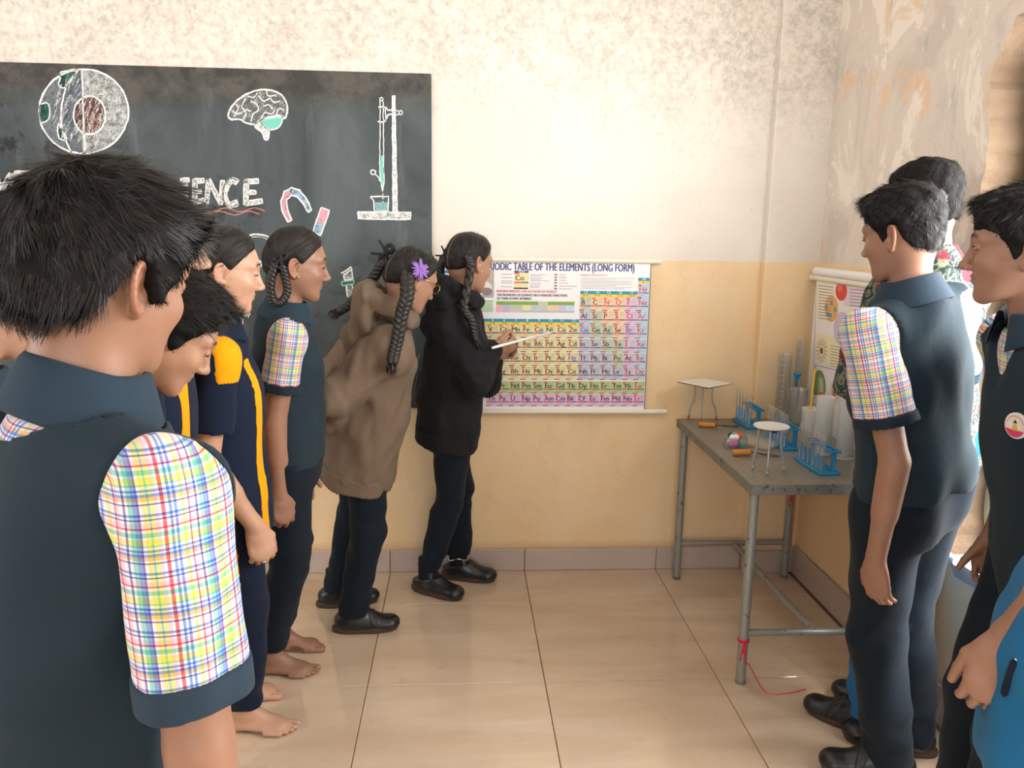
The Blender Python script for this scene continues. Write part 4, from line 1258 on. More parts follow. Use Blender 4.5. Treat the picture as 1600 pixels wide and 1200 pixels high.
# burette on its stand
k = Chalk()
k.fill([(613, 149), (617, 149), (621, 331), (614, 331)], CW, .62); k.line([(613, 150), (614, 331)], 1.6); k.line([(617, 149), (621, 331)], 1.6)
bs = [(559, 331), (642, 332), (641, 343), (560, 342)]; k.fill(bs, CW, .55); k.line(bs, 2.2, CW, True)
k.line(ov(596, 155, 2.6, 2.6, 10), 1.4, CW, True)
for x in (594, 599): k.line([(x, 158), (x-.5 if x < 596 else x+.5, 270)], 1.4)
k.fill([(595, 243), (600, 243), (600, 272), (598, 298), (596, 290), (594, 272)], CGn, .9); k.line([(594, 270), (596, 290), (598, 300), (600, 280), (600, 262)], 1.5)
k.line(ov(583, 269, 4, 3.6, 12), 1.8, CW, True); k.line([(586, 272), (592, 278), (594, 284)], 1.6)
k.line([(591, 167), (602, 168), (606, 172), (613, 172)], 2.2, smooth=True); k.line([(590, 190), (601, 190), (606, 180), (613, 178)], 2.2, smooth=True); k.line([(602, 170), (603, 189)], 1.6); k.line([(618, 172), (624, 174), (624, 179), (618, 180)], 1.5); k.line(ov(626, 176, 3, 3, 10), 1.5, CW, True)
k.fill([(586, 316), (606, 316), (606, 330), (587, 330)], srgb('8fb9bd'), .7); k.line([(579, 307), (607, 307), (606, 330), (585, 330), (584, 313), (579, 308)], 2.0)
for y in (303, 309, 314): k.line([(598, y), (598.5, y+2)], 1.6)
k.done('burette_drawing', 'chalk burette dripping into a beaker')
# magnets
k = Chalk()
hs = [(450, 347), (441, 330), (439, 314), (444, 300), (456, 293), (468, 297), (478, 309), (487, 328), (482, 332), (472, 316), (464, 307), (455, 305), (448, 312), (449, 326), (456, 344)]
k.fill([(450, 347), (441, 330), (439, 314), (444, 300), (452, 294), (455, 305), (448, 312), (449, 326), (456, 344)], CPk, .62); k.fill([(456, 293), (468, 297), (478, 309), (487, 328), (482, 332), (472, 316), (464, 307), (455, 305)], CBl, .55)
k.line(hs, 2.3, CW, True, False); k.done('horseshoe_magnet_drawing', 'chalk horseshoe magnet in pink and blue')
k = Chalk()
k.fill([(500, 325), (514, 329), (507, 350), (494, 346)], CPk, .78); k.fill([(494, 346), (507, 350), (501, 367), (488, 362)], CBl, .6); k.line([(502, 324), (515, 329), (501, 368), (488, 363)], 2.1, CW, True); k.done('bar_magnet_drawing', 'chalk bar magnet half pink and half blue')
# block lettering, drawn as hollow outlined capitals
k = Chalk()
def bar(a_, b_, w=9):
    a_, b_ = np.array(a_, float), np.array(b_, float); d = (b_-a_)/np.linalg.norm(b_-a_); n_ = np.array((-d[1], d[0]))*w/2
    q = [tuple(a_+n_), tuple(b_+n_), tuple(b_-n_), tuple(a_-n_)]; k.fill(q, CW, .52); k.line(q, 1.7, CW, True)
def E_(x, y0, y1, w=24):
    bar((x+3, y0), (x+2, y1), 7); bar((x, y0+3), (x+w-2, y0+2), 7); bar((x+4, (y0+y1)/2), (x+w-6, (y0+y1)/2), 6); bar((x+1, y1-2), (x+w+4, y1-6), 7)
for q in (((-14, 312), (-8, 272)), ((-8, 272), (3, 296)), ((3, 296), (17, 272)), ((17, 272), (22, 306))): bar(*q, 7)
k.done('chalk_letter'); k = Chalk()
for q in (((27, 306), (25, 272)), ((23, 271), (48, 271)), ((27, 288), (42, 287))): bar(*q, 7)
k.done('chalk_letter'); k = Chalk()
# S C I (their tops hidden behind the nearest boy's hair)
k.line([(204, 288), (192, 280), (182, 288), (190, 298), (202, 306), (196, 318), (182, 314)], 6, CW, smooth=True, cover=.6)
k.done('chalk_letter'); k = Chalk()
k.line([(246, 286), (230, 281), (222, 298), (228, 316), (246, 314)], 7, CW, smooth=True, cover=.6)
k.done('chalk_letter'); k = Chalk()
bar((282, 282), (296, 281), 6); bar((289, 283), (290, 316), 7); bar((282, 317), (300, 317), 6)
k.done('chalk_letter'); k = Chalk()
E_(302, 280, 318, 19)
k.done('chalk_letter'); k = Chalk()
bar((323, 318), (326, 281), 6); bar((326, 281), (345, 318), 6); bar((345, 319), (348, 282), 6)
k.done('chalk_letter'); k = Chalk()
k.line([(372, 286), (362, 282), (352, 296), (352, 310), (360, 320), (372, 316)], 9, CW, smooth=True, cover=.6); k.line([(372, 282), (360, 279), (349, 294), (349, 311), (359, 323), (373, 319)], 1.8, CW, smooth=True)
k.done('chalk_letter'); k = Chalk()
E_(382, 281, 320, 24)
k.done('chalk_letter'); k = Chalk()
k.line([(318+i*8, 328+3*math.sin(i*1.1)) for i in range(13)], 1.6, COr, smooth=True, cover=.7); k.line([(318+i*8, 333+3*math.sin(i*1.1+1.2)) for i in range(12)], 1.6, COr, smooth=True, cover=.7)
k.done('chalk_underline'); k = Chalk()
k.line([(-4, 316), (8, 322), (18, 320)], 2.0, CGn, smooth=True); k.line([(-4, 321), (8, 326), (16, 324)], 1.8, CGn, smooth=True)
k.done('chalk_underline')
# small drawings partly hidden by the pupils
k = Chalk()
k.line(ov(402, 412, 42, 46, 30, 20, 160), 2.2, CW); k.line(ov(402, 412, 38, 42, 30, 40, 140), 1.2, CW, cover=.6)
k.fill([(401, 404), (410, 410), (407, 416), (400, 414)], CGn, .9); k.line([(400, 404), (411, 411), (407, 417)], 2.0)
k.done('dial_drawing')
k = Chalk()
k.fill(ov(366, 500, 11, 12), CPk, .6); k.line(ov(366, 500, 14, 15, 24, -60, 200), 2.0); k.line([(380, 494), (381, 487), (384, 495), (386, 488), (388, 496), (391, 489)], 1.6); k.line([(378, 505), (374, 520), (370, 528)], 2.0); k.done('flask_drawing')
k = Chalk()
k.fill([(536, 428), (548, 420), (552, 436), (538, 438)], CW, .35); k.line([(533, 427), (549, 417), (550, 421), (537, 430), (538, 438), (552, 436), (549, 421)], 1.9); k.line([(534, 440), (553, 438), (553, 444), (535, 446)], 2.0, CGn, True); k.line([(541, 446), (543, 464)], 1.9); k.line([(550, 445), (556, 470)], 1.9); k.fill([(541, 446), (550, 445), (555, 466), (543, 464)], CW, .3); k.done('tower_drawing')
k = Chalk()
k.line([(-4, 372), (5, 376), (3, 390)], 2.0); k.done('chalk_sketch'); k = Chalk(); k.fill(ov(-2, 468, 7, 12), CW, .5); k.line(ov(-2, 468, 9, 14), 1.8, CW, True); k.line([(-6, 490), (6, 492), (9, 500)], 1.6); k.done('chalk_sketch')

# ------------------------------------------------------------------ periodic table wall chart
PY = YW-.030
pt = empty('wall_chart', (.353, PY, .74)); tag(pt, 'white periodic table wall chart hung from a cream rail beside the blackboard', 'chart')
def keep(o, parent):
    o.parent = parent; o.matrix_parent_inverse = Matrix.Translation(-Vector(parent.location)); return o
A0, A1, A2 = at(683, 409, Y=PY), at(1017, 413, Y=PY), at(1006.5, 641, Y=PY)
PX0, PX1, PZ1, PZ0 = -.097, .803, 1.383, .748
m = MB(); n = 24
xs = np.linspace(PX0, PX1, n); yy = PY+.0*xs
m.bbox((PX0, PY, PZ0), (PX1, PY+.0012, PZ1), .0004); keep(m.build('sheet', MAT['poster_paper']), pt)
for z_, x0, x1 in ((PZ1+.006, -.112, .838), (PZ0-.006, -.14, .893)):
    r_ = MB().tube([(x0, PY-.002, z_), (x1, PY-.002, z_)], .0105, 14); r_.tube([(x0-.006, PY-.002, z_), (x0+.012, PY-.002, z_)], .0125, 14); r_.tube([(x1-.012, PY-.002, z_), (x1+.006, PY-.002, z_)], .0125, 14)
    keep(r_.build('rail', MAT['rail_plastic'], None, 'auto'), pt)
fp = Flat((PX0, PY-.0006, PZ1), (PX1-PX0, 0, 0), (0, 0, -(PZ1-PZ0)), (0, -1, 0)); ft = Flat((PX0, PY-.0006, PZ1), (PX1-PX0, 0, 0), (0, 0, -(PZ1-PZ0)), (0, -1, 0))
BLU, YEL, RED, DBL, BLK = srgb('1795b8'), srgb('f0cf4a'), srgb('e2635c'), srgb('2b3a6b'), srgb('26262a')
CY, CG1, COx, CLp, CNb, CGy, CGr, CPi, CPk2 = srgb('eadfaa'), srgb('c3cfb6'), srgb('f3cfae'), srgb('dcc3de'), srgb('bcd6ea'), srgb('c2cadb'), srgb('b9cb8d'), srgb('e3bfe2'), srgb('f0b8bd')
CHX = 5.5/334; col = lambda g: .016+(g-1)*.0544
rows_v = [.140, .229, .321, .414, .510, .605, .698, .80, .888]
syms = {1: {1: 'H', 18: 'He'}, 2: dict(zip([1, 2, 13, 14, 15, 16, 17, 18], 'Li Be B C N O F Ne'.split())), 3: dict(zip([1, 2, 13, 14, 15, 16, 17, 18], 'Na Mg Al Si P S Cl Ar'.split())),
        4: dict(zip(range(1, 19), 'K Ca Sc Ti V Cr Mn Fe Co Ni Cu Zn Ga Ge As Se Br Kr'.split())), 5: dict(zip(range(1, 19), 'Rb Sr Y Zr Nb Mo Tc Ru Rh Pd Ag Cd In Sn Sb Te I Xe'.split())),
        6: dict(zip(range(1, 19), 'Cs Ba La Hf Ta W Re Os Ir Pt Au Hg Tl Pb Bi Po At Rn'.split())), 7: dict(zip(range(1, 19), 'Fr Ra Ac Rf Db Sg Bh Hs Mt Ds Rg Cn Nh Fl Mc Lv Ts Og'.split())),
        8: dict(zip(range(5, 19), 'Ce Pr Nd Pm Sm Eu Gd Tb Dy Ho Er Tm Yb Lu'.split())), 9: dict(zip(range(5, 19), 'Th Pa U Np Pu Am Cm Bk Cf Es Fm Md No Lr'.split()))}
def ccol(r, g):
    if r == 8: return CGr
    if r == 9: return CPi
    if g == 18: return CNb
    if g == 17: return CLp
    if g == 1: return CPk2
    if g == 2: return srgb('cfcbe6')
    if 3 <= g <= 12: return CY
    metal = {13: 3, 14: 5, 15: 6, 16: 7}.get(g, 9); semi = {13: (2,), 14: (3, 4), 15: (4, 5), 16: (5, 6)}.get(g, ())
    if r in semi: return CG1
    return CGy if r >= metal else COx
for r in range(1, 10):
    for g, sy in syms[r].items():
        u = col(g); v = rows_v[r-1]; w, h = .0532, .0905 if r < 8 else .084
        if r == 4 and 0: continue
        fp.rect(u, v, u+w, v+h, ccol(r, g)); fp.rect(u, v+h*.60, u+w*.52, v+h*.70, RED, .0006); fp.rect(u+w*.52, v+h*.60, u+w, v+h*.70, srgb('5a7fa8'), .0006)
        fp.rect(u-.004, v+h*.945, u+w*.42, v+h*1.0, BLK, .0006); fp.rect(u+.002, v+.004, u+w*.34, v+h*.17, RED, .0006)
        for q in range(3): fp.rect(u+w*.55, v+h*(.10+.13*q), u+w*.92, v+h*(.13+.13*q), srgb('a9a690'), .0005)
        fp.rect(u+w*.15, v+h*.80, u+w*.6, v+h*.83, srgb('9a987f'), .0005)
        tc = srgb('d24a66') if g == 18 or (r == 2 and g in (15, 16, 17)) or (r == 3 and g == 17) else (srgb('4a73c4') if sy in ('Br', 'Hg', 'Ga') else srgb('35352f'))
        ft.text(sy, u+.006, v+h*.55, .029, tc, bold=.0007)
def band(g0, g1, v, labs1, labs2):
    fp.rect(col(g0), v, col(g1)+.0532, v+.021, BLU, .0007); fp.rect(col(g0), v+.021, col(g1)+.0532, v+.040, YEL, .0007)
    for g, a_, b_ in zip(range(g0, g1+1), labs1, labs2):
        ft.text(a_, col(g)+.026, v+.0175, .017, (.9, .95, .95), align='CENTER'); ft.text(b_, col(g)+.026, v+.037, .014, srgb('6a5a20'), align='CENTER')
band(13, 17, .189, '13 14 15 16 17'.split(), 'III A,IV A,V A,VI A,VII A'.split(',')); band(18, 18, .098, ['18'], ['0']); band(3, 12, .379, [str(i) for i in range(3, 13)], 'III B,IV B,V B,VI B,VII B,VIII,VIII,VIII,I B,II B'.split(',')); band(1, 1, .098, ['1'], ['I A']); band(2, 2, .189, ['2'], ['II A'])
ft.text('PERIODIC TABLE OF THE ELEMENTS (LONG FORM)', .922, .058, .0445, srgb('34407c'), align='RIGHT', bold=.0011, sx=.635)
# legend: index cell, keys, law, classification bars
fp.rect(.358, .062, .424, .074, DBL, .0007); ft.text('INDEX', .391, .0725, .009, (.9, .9, .95), align='CENTER'); fp.rect(.358, .074, .424, .180, CY, .0005); fp.rect(.358, .074, .381, .085, RED, .0007); fp.rect(.358, .133, .392, .143, RED, .0007); fp.rect(.392, .133, .424, .143, srgb('53759e'), .0007); fp.rect(.356, .172, .423, .181, BLK, .0007); ft.text('Co', .362, .124, .030, BLK, bold=.0008)
GL = srgb('9b9aa0')
for y in (.084, .106, .128, .141, .165): fp.rect(.297, y, .297+.052, y+.004, GL)
for y, w in ((.084, .075), (.094, .05), (.106, .06), (.116, .05), (.124, .09), (.139, .05), (.150, .05), (.160, .045), (.168, .045)): fp.rect(.431, y, .431+w, y+.003, GL)
for y, c_, w in ((.085, GL, .03), (.103, RED, .034), (.121, GL, .034), (.139, GL, .045), (.159, GL, .085), (.177, GL, .06)):
    fp.rect(.545, y-.006, .558, y+.004, c_ if c_ is RED else srgb('77757c')); fp.rect(.567, y-.002, .567+w, y+.002, tuple(min(1, x*1.2) for x in c_))
ft.text('MODERN PERIODIC LAW AS STATED BY MOSELEY', .276, .203, .0135, srgb('d8526c'), sx=.84, bold=.0005); ft.text('THE PROPERTIES OF ELEMENTS ARE A PERIODIC FUNCTIONS', .278, .228, .0135, srgb('45434a'), sx=.80, bold=.0005); ft.text('OF THEIR ATOMIC NUMBERS.', .278, .251, .0135, srgb('45434a'), sx=.82, bold=.0005)
ft.text('GENERAL INFORMATION', .666, .090, .010, srgb('d8526c'))
for i in range(8): fp.rect(.672, .103+i*.0098, .672+(.21, .13, .205, .19, .20, .14, .2, .17)[i]*1.2, .1055+i*.0098, srgb('a3a2a8'))
SX = lambda u: .276+(u-.312)*.805
fp.rect(SX(.312), .262, SX(.556), .286, srgb('84ab55'), .0005); fp.rect(SX(.556), .262, SX(.612), .322, srgb('c6cbbb'), .0005); fp.rect(SX(.612), .262, SX(.768), .286, srgb('84ab55'), .0005)
for u0, u1, v0, v1, c_ in ((.312, .347, .286, .335, CPk2), (.347, .388, .286, .335, srgb('bcbcdc')), (.388, .467, .286, .320, CG1), (.467, .513, .286, .320, srgb('efe3a6')), (.513, .556, .286, .320, CGy), (.388, .460, .320, .335, srgb('e0bedd')), (.460, .768, .322, .335, srgb('aac6cf')), (.612, .671, .286, .322, COx), (.671, .721, .286, .322, CLp), (.721, .768, .286, .322, srgb('c1e2f2'))):
    fp.rect(SX(u0), v0, SX(u1), v1, c_, .0006)
    if v1-v0 > .03:
        for q in range(2): fp.rect(SX(u0+.008), v0+.010+.010*q, SX(u1-.008), v0+.0125+.010*q, tuple(x*.75 for x in c_), .0008)
fp.rect(.165, .058, .264, .232, srgb('b9b1ab'), .0005); fp.oval(.215, .175, .04, .045, srgb('e6e0dc'), .0007); fp.oval(.232, .20, .025, .026, srgb('8f7f80'), .0008); fp.rect(.168, .234, .262, .238, srgb('5a595e'), .0006)
fp.rect(.10, .258, .262, .335, srgb('c6dcc0'), .0005); fp.rect(.10, .258, .262, .266, srgb('8fbf73'), .0007)
for i in range(5): fp.rect(.17, .276+.012*i, .255, .279+.012*i, srgb('8ba888'), .0007)
fp.rect(.165, .005, .165, .006, BLK); fp.rect(.02, .05, .09, .066, CPk2); fp.rect(.02, .066, .09, .082, BLU)
for a_, b_, c_, d_ in ((.0, .0, .0018, 1), (.9965, .0, 1, 1), (.0, .9965, 1, 1)): fp.rect(a_, b_, c_, d_, srgb('4a5a80'), .0006)
keep(fp.build('printed_cells', MAT['print'], None), pt); keep(ft.build('lettering', MAT['print'], None), pt)
# nails and the crack-like scratches are in the plaster; nail heads hold the rail
for x in (.30, .55): keep(MB().lathe([(0, 0), (.004, 0), (.004, .004), (0, .005)], 8, (x, PY-.004, PZ1+.017), np.array([[1, 0, 0], [0, 0, 1], [0, 1, 0]])).build('nail', MAT['silver'], None), pt)

# ------------------------------------------------------------------ cell chart on the right wall
CX = XW-.030
cc = empty('wall_chart', (CX, 2.8, .55)); tag(cc, 'biology wall chart with coloured cell drawings hung beside the window', 'chart')
cy0, cy1, cz0, cz1 = 3.335, 2.262, .575, 1.325
MB().bbox((CX, cy1, cz0), (CX+.0012, cy0, cz1), .0004).build('sheet', MAT['poster_paper']); keep(bpy.data.objects[bpy.context.scene.collection.objects[-1].name], cc)
def crail(z_, y0, y1, r_=.0115):
    m = MB().tube([(CX-.001, y0, z_), (CX-.001, y1, z_)], r_, 14); m.tube([(CX-.001, y0+.006, z_), (CX-.001, y0-.014, z_)], r_+.002, 14); m.tube([(CX-.001, y1-.006, z_), (CX-.001, y1+.014, z_)], r_+.002, 14)
    keep(m.build('rail', MAT['rail_plastic'], None, 'auto'), cc)
crail(cz1+.007, 3.372, 2.235); crail(cz0-.018, 3.36, 2.205)
keep(MB().tube([(CX+.004, 3.35, cz1+.035), (CX+.004, 2.26, cz1+.035)], .018, 14).build('rolled_edge', MAT['poster_paper'], None, 'auto'), cc)
class Side(Flat):
    def __init__(s): super().__init__((CX-.0004, 0, 0), (0, -1, 0), (0, 0, -1), (-1, 0, 0))
    def px(s, pts): q = np.array([at(u, v, X=CX) for u, v in pts]); return np.column_stack([-q[:, 1], -q[:, 2]])
    def pp(s, pts, c, lift=.0005): return s.poly(s.px(pts)[::-1], c, lift)
    def po(s, cx, cy, rx, ry, c, lift=.0007, tilt=0): return s.poly(s.px([(x, y+(x-cx)*tilt) for x, y in ov(cx, cy, rx, ry, 26)]), c, lift)
    def pl(s, pts, w, c, lift=.0008): return s.stroke(s.px(pts), w, c, lift)
f = Side()
tx = srgb('8b8698')
f.pp([(1318, 446), (1380, 452), (1380, 484), (1318, 478)], srgb('e6d6e6')); f.pp([(1326, 486), (1385, 490), (1385, 540), (1326, 536)], srgb('dfe9b4')); f.pp([(1278, 522), (1276, 566), (1360, 586), (1362, 536)], srgb('f2eccb')); f.pp([(1276, 436), (1306, 440), (1300, 500), (1274, 496)], srgb('f3efe2'))
for i in range(12): f.pl([(1279, 446+i*4.6), (1302-4*(i > 6), 449+i*4.6)], .003, srgb('8a8272'))
for i in range(6): f.pl([(1328, 452+i*5), (1378-6*(i % 3), 456+i*5)], .003, tx)
for i in range(7): f.pl([(1330, 492+i*6), (1376-5*(i % 2), 495+i*6)], .003, srgb('8f9a74'))
for i in range(8): f.pl([(1298, 540+i*4.5), (1352-4*(i % 3), 551+i*4.5)], .0026, srgb('9a9279'))
f.po(1315, 455, 9, 15, srgb('d8463f')); f.po(1313, 450, 4, 6, srgb('ea7a66'), .0009)
f.po(1299, 482, 10.5, 21, srgb('f0b064'))
for x, y in ((1300, 473), (1292, 480), (1305, 484), (1294, 491), (1298, 493)): f.po(x, y, 2.2, 4, srgb('3f9fc4'), .0010)
f.po(1316, 514, 13, 27, srgb('cdc6e2')); f.pl(ov(1316, 514, 3, 5, 12, 40, 320), .004, srgb('7a4f93'), .0011)
th = np.linspace(0, 2*PI, 16, endpoint=False)
for q in th: f.pl([(1284+4*math.cos(q), 548+9*math.sin(q)), (1284+9*math.cos(q), 548+19*math.sin(q))], .004, srgb('a98d63'), .0009)
f.po(1284, 548, 2.4, 5, srgb('8d3f35'), .0010)
f.pl([(1272, 570), (1368, 592)], .0035, srgb('8fa0c8')); f.pl([(1276, 436), (1270, 640)], .004, srgb('8f9ec4'))
f.po(1280, 603, 10, 25, srgb('6e8f57')); f.po(1283, 604, 6, 19, srgb('8fa877'), .0009); f.pp([(1281, 590), (1286, 592), (1287, 618), (1281, 616)], srgb('c5cfb4'), .0011); f.po(1284, 588, 1.6, 3, srgb('d07a58'), .0012)
f.po(1305, 612, 8, 18, srgb('ead9c0')); f.po(1304, 614, 3, 8, srgb('b9835a'), .0009)
for i in range(4): f.pl([(1276, 632+i*5), (1296, 637+i*5)], .003, srgb('9b7a76'))
keep(f.build('printed_drawings', MAT['print'], None), cc); f = Side()
f.pp([(1466, 815), (1482, 820), (1484, 868), (1466, 864)], srgb('f3ede4')); f.pl([(1476, 822), (1471, 862)], .005, srgb('c8454a')); f.pl([(1462, 810), (1486, 818)], .004, srgb('c8454a'))
keep(f.build('printed_corner', MAT['print'], None), cc)
g = Flat((CX-.0004, 0, 0), (0, -1, 0), (0, 0, -1), (-1, 0, 0))
keep_l = g.text('Red', -at(1311, 453, X=CX)[1], -at(1311, 453, X=CX)[2], .022, srgb('6d1512')).text('cell', -at(1311, 459, X=CX)[1], -at(1311, 460, X=CX)[2], .022, srgb('6d1512')) if False else None
# ------------------------------------------------------------------ laboratory table and what stands on it
ZT = .722
t = NT('table_steel', .38, .5, metal=.25); n = t.noise(t.coord(), 7, 6, .65); n2 = t.noise(t.coord(), 55, 4, .7)
t.col(t.mix(t.ramp(n2, [(.60, 0.), (.68, .9)]), t.mix(n, srgb('77736a'), srgb('99958a')), srgb('3a352f'))); t.rough(t.ramp(n, [(.3, .28), (.7, .5)]))
t = NT('table_frame', .5, .45, metal=.2); t.col(t.mix(t.ramp(t.noise(t.coord(), 40, 5, .7), [(.56, 0.), (.66, .9)]), srgb('7c7b74'), srgb('3a3733')))
t = NT('leg_paint', .42, .45, metal=.3); t.col(t.mix(t.ramp(t.noise(t.coord(), 34, 5, .7), [(.60, 0.), (.66, .9)]), srgb('94958f'), srgb('3b3a37')))
NT('rack_blue', .4, .45, srgb('1f86b8')); NT('red_thread', .8, .2, srgb('e0304a')); NT('handle_wood', .45, .4, srgb('c8822f')); NT('wire_dark', .5, .4, srgb('4a4038'), .6)
NT('tripod_grey', .4, .5, srgb('a9b0b4'), .4); NT('asbestos', .8, .2, srgb('dcdad4')); NT('gauze_edge', .8, .2, srgb('6b4a3c')); NT('red_cap', .5, .4, srgb('c5452f'))
def glass(name, tint=(.97, .98, .98), body=.0, col=(.9, .92, .92), spec=.10):
    t = NT(name, .08, .5, col); tr = t.n('ShaderNodeBsdfTransparent'); tr.inputs[0].default_value = (*tint, 1)
    gl = t.n('ShaderNodeBsdfGlossy'); gl.inputs['Roughness'].default_value = .04
    lw = t.n('ShaderNodeLayerWeight'); lw.inputs[0].default_value = .35
    m1 = t.n('ShaderNodeMixShader'); t.l(t.math('ADD', t.math('MULTIPLY', lw.outputs['Facing'], .55), spec*.3), m1.inputs[0]); t.l(tr.outputs[0], m1.inputs[1]); t.l(gl.outputs[0], m1.inputs[2])
    out = [x for x in t.t.nodes if x.type == 'OUTPUT_MATERIAL'][0]
    if body:
        tl = t.n('ShaderNodeBsdfTranslucent'); tl.inputs[0].default_value = (*col, 1); df = t.n('ShaderNodeBsdfDiffuse'); df.inputs[0].default_value = (*col, 1)
        m3 = t.n('ShaderNodeMixShader'); m3.inputs[0].default_value = .5; t.l(tl.outputs[0], m3.inputs[1]); t.l(df.outputs[0], m3.inputs[2])
        m2 = t.n('ShaderNodeMixShader'); m2.inputs[0].default_value = body; t.l(m1.outputs[0], m2.inputs[1]); t.l(m3.outputs[0], m2.inputs[2]); t.l(m2.outputs[0], out.inputs[0])
    else: t.l(m1.outputs[0], out.inputs[0])
glass('clear_glass', body=.07, col=(.95, .97, .97), spec=.3); glass('frosted_plastic', body=.78, col=(.96, .97, .96)); glass('clear_plastic', body=.10, col=(.86, .88, .93))

tb = empty('laboratory_table', (1.2, 2.9, 0)); tag(tb, 'long grey steel laboratory table with tube legs standing in the corner', 'table')
def pb(m, name, mat, par, smooth=False):
    o = m.build(name, mat, None, smooth); return keep(o, par)
X0, X1, Y0, Y1 = .932, 1.478, 2.432, 3.352
pb(MB().bbox((X0+.004, Y0+.004, ZT-.006), (X1-.004, Y1-.004, ZT), .001), 'tabletop', MAT['table_steel'], tb)
m = MB()
for lo, hi in (((X0, Y0, ZT-.034), (X1, Y0+.005, ZT+.001)), ((X0, Y1-.005, ZT-.034), (X1, Y1, ZT+.001)), ((X0, Y0+.005, ZT-.034), (X0+.005, Y1-.005, ZT+.001)), ((X1-.005, Y0+.005, ZT-.034), (X1, Y1-.005, ZT+.001))):
    pb(MB().bbox(lo, hi, .0015), 'edge_rail', MAT['table_frame'], tb)
LX0, LX1, LY0, LY1 = .962, 1.452, 2.482, 3.325
for x in (LX0, LX1):
    for y in (LY0, LY1):
        lg = MB().lathe([(.0165, .012), (.0165, ZT-.008)], 16, (x, y, 0)); lo = pb(lg, 'leg', MAT['leg_paint'], tb, 'auto')
        ft_ = MB().lathe([(.015, 0), (.0172, .002), (.0172, .012), (.016, .016)], 14, (x, y, 0)).build('foot_cap', MAT['table_frame'], None, 'auto'); ft_.parent = lo
zb, zf = .165, .185
for a_, b_ in (((LX0, LY1, zb), (LX1, LY1, zb)), ((LX0, LY0, zf), (LX1, LY0, zf)), ((1.205, LY1, zb), (1.205, LY0, zf))):
    pb(MB().tube([a_, b_], .0125, 12), 'stretcher', MAT['leg_paint'], tb, 'auto')

# red thread tied round two legs
def thread(pts, label, loop=None):
    m = MB(); m.tube(spline(pts, 40), .0017, 6)
    if loop is not None:
        for dz in (0, .004, .008): m.tube([loop+V3(.0185*math.cos(a), .0185*math.sin(a), dz) for a in np.linspace(0, 2*PI, 20)], .0017, 6)
        m.ball(loop+V3(-.006, -.021, .003), .0055, 8, 6); m.tube(spline([loop+V3(-.006, -.021, .003), loop+V3(-.012, -.024, -.03), loop+V3(-.014, -.022, -.06)], 10), .0024, 6); m.tube(spline([loop+V3(-.004, -.021, .003), loop+V3(-.010, -.026, -.02), loop+V3(-.002, -.024, -.035), loop+V3(-.004, -.021, 0)], 12), .002, 6)
    tag(m.build('red_thread', MAT['red_thread'], None, True), label, 'thread')
lp = V3(LX0, LY0, .155)
e1 = at(1170, 1050, Z=.004); e2 = at(1195, 1080, Z=.002); e3 = at(1225, 1084, Z=.002); e4 = at(1259, 1077, Z=.003)
thread([lp+V3(0, -.02, .002), lp+V3(.004, -.024, -.07), V3(*e1[:2], .03), e2, e3, e4], 'red thread knotted on the near table leg and trailing on the floor', lp)
lp2 = V3(LX1, LY1, .40)
thread([lp2+V3(.012, -.016, 0), lp2+V3(.016, -.018, -.1), lp2+V3(.013, -.018, -.18), lp2+V3(.014, -.018, -.25)], 'red thread tied high on the table leg in the corner', lp2)

# tripods with gauze plates
def tripod(name_feet, ctr, h, square, label, ang):
    o = empty('tripod_stand', (ctr[0], ctr[1], ZT)); tag(o, label, 'tripod')
    c = V3(ctr[0], ctr[1], ZT+h)
    for k_ in range(3):
        f_ = V3(*name_feet[k_], ZT+.003); d = nrm(V3(f_[0]-c[0], f_[1]-c[1], 0)); a_ = c+d*.040-V3(0, 0, .004)
        p = spline([a_, a_+V3(0, 0, -h*.42)+d*.001, a_+(f_-a_)*.68+d*.002, f_+V3(0, 0, .012)], 10)
        pb(MB().tube(p, .0034, 8), 'leg', MAT['tripod_grey'], o, True)
        pb(MB().tube([f_+V3(0, 0, .016), f_], [.0042, .0044], 8), 'foot_tip', MAT['red_cap' if square else 'tripod_grey'], o, True)
    th = np.linspace(0, 2*PI, 28)
    pb(MB().tube([c+V3(.043*math.cos(q), .043*math.sin(q), -.004) for q in th], .003, 8), 'ring', MAT['wire_dark'], o, True)
    if square:
        ca, sa = math.cos(ang), math.sin(ang); R = np.array([[ca, -sa, 0], [sa, ca, .0], [0, 0.0, 1]])
        for z_, w_, mt, nm, r2 in ((0, .082, 'gauze_edge', 'wire_gauze', .05), (.0022, .080, 'asbestos', 'gauze_pad', 0)):
            R2 = R@np.array([[math.cos(r2), -math.sin(r2), 0], [math.sin(r2), math.cos(r2), 0], [0, 0, 1]])
            pb(MB().bbox((-w_, -w_, 0), (w_, w_, .0024), .0006, R2, c+V3(0, 0, z_)), nm, MAT[mt], o)
    else:
        pb(MB().lathe([(.0, -.001), (.058, -.001), (.0585, .001), (.058, .003), (0, .0035)], 36, c), 'gauze_pad', MAT['asbestos'], o, 'auto')
    pb(MB().ball(c+V3(0, -.03, -.009), (.011, .008, .008), 10, 6), 'weld_knob', MAT['wire_dark'], o, True)
tripod([(.98, 3.335), (1.012, 3.262), (1.094, 3.318)], (1.030, 3.300), .166, True, 'tripod with a square white gauze plate at the far end of the table', .62)
tripod([(.994, 2.596), (1.016, 2.523), (1.095, 2.58)], (1.038, 2.572), .160, False, 'tripod with a round white gauze disc near the front table edge', 0)

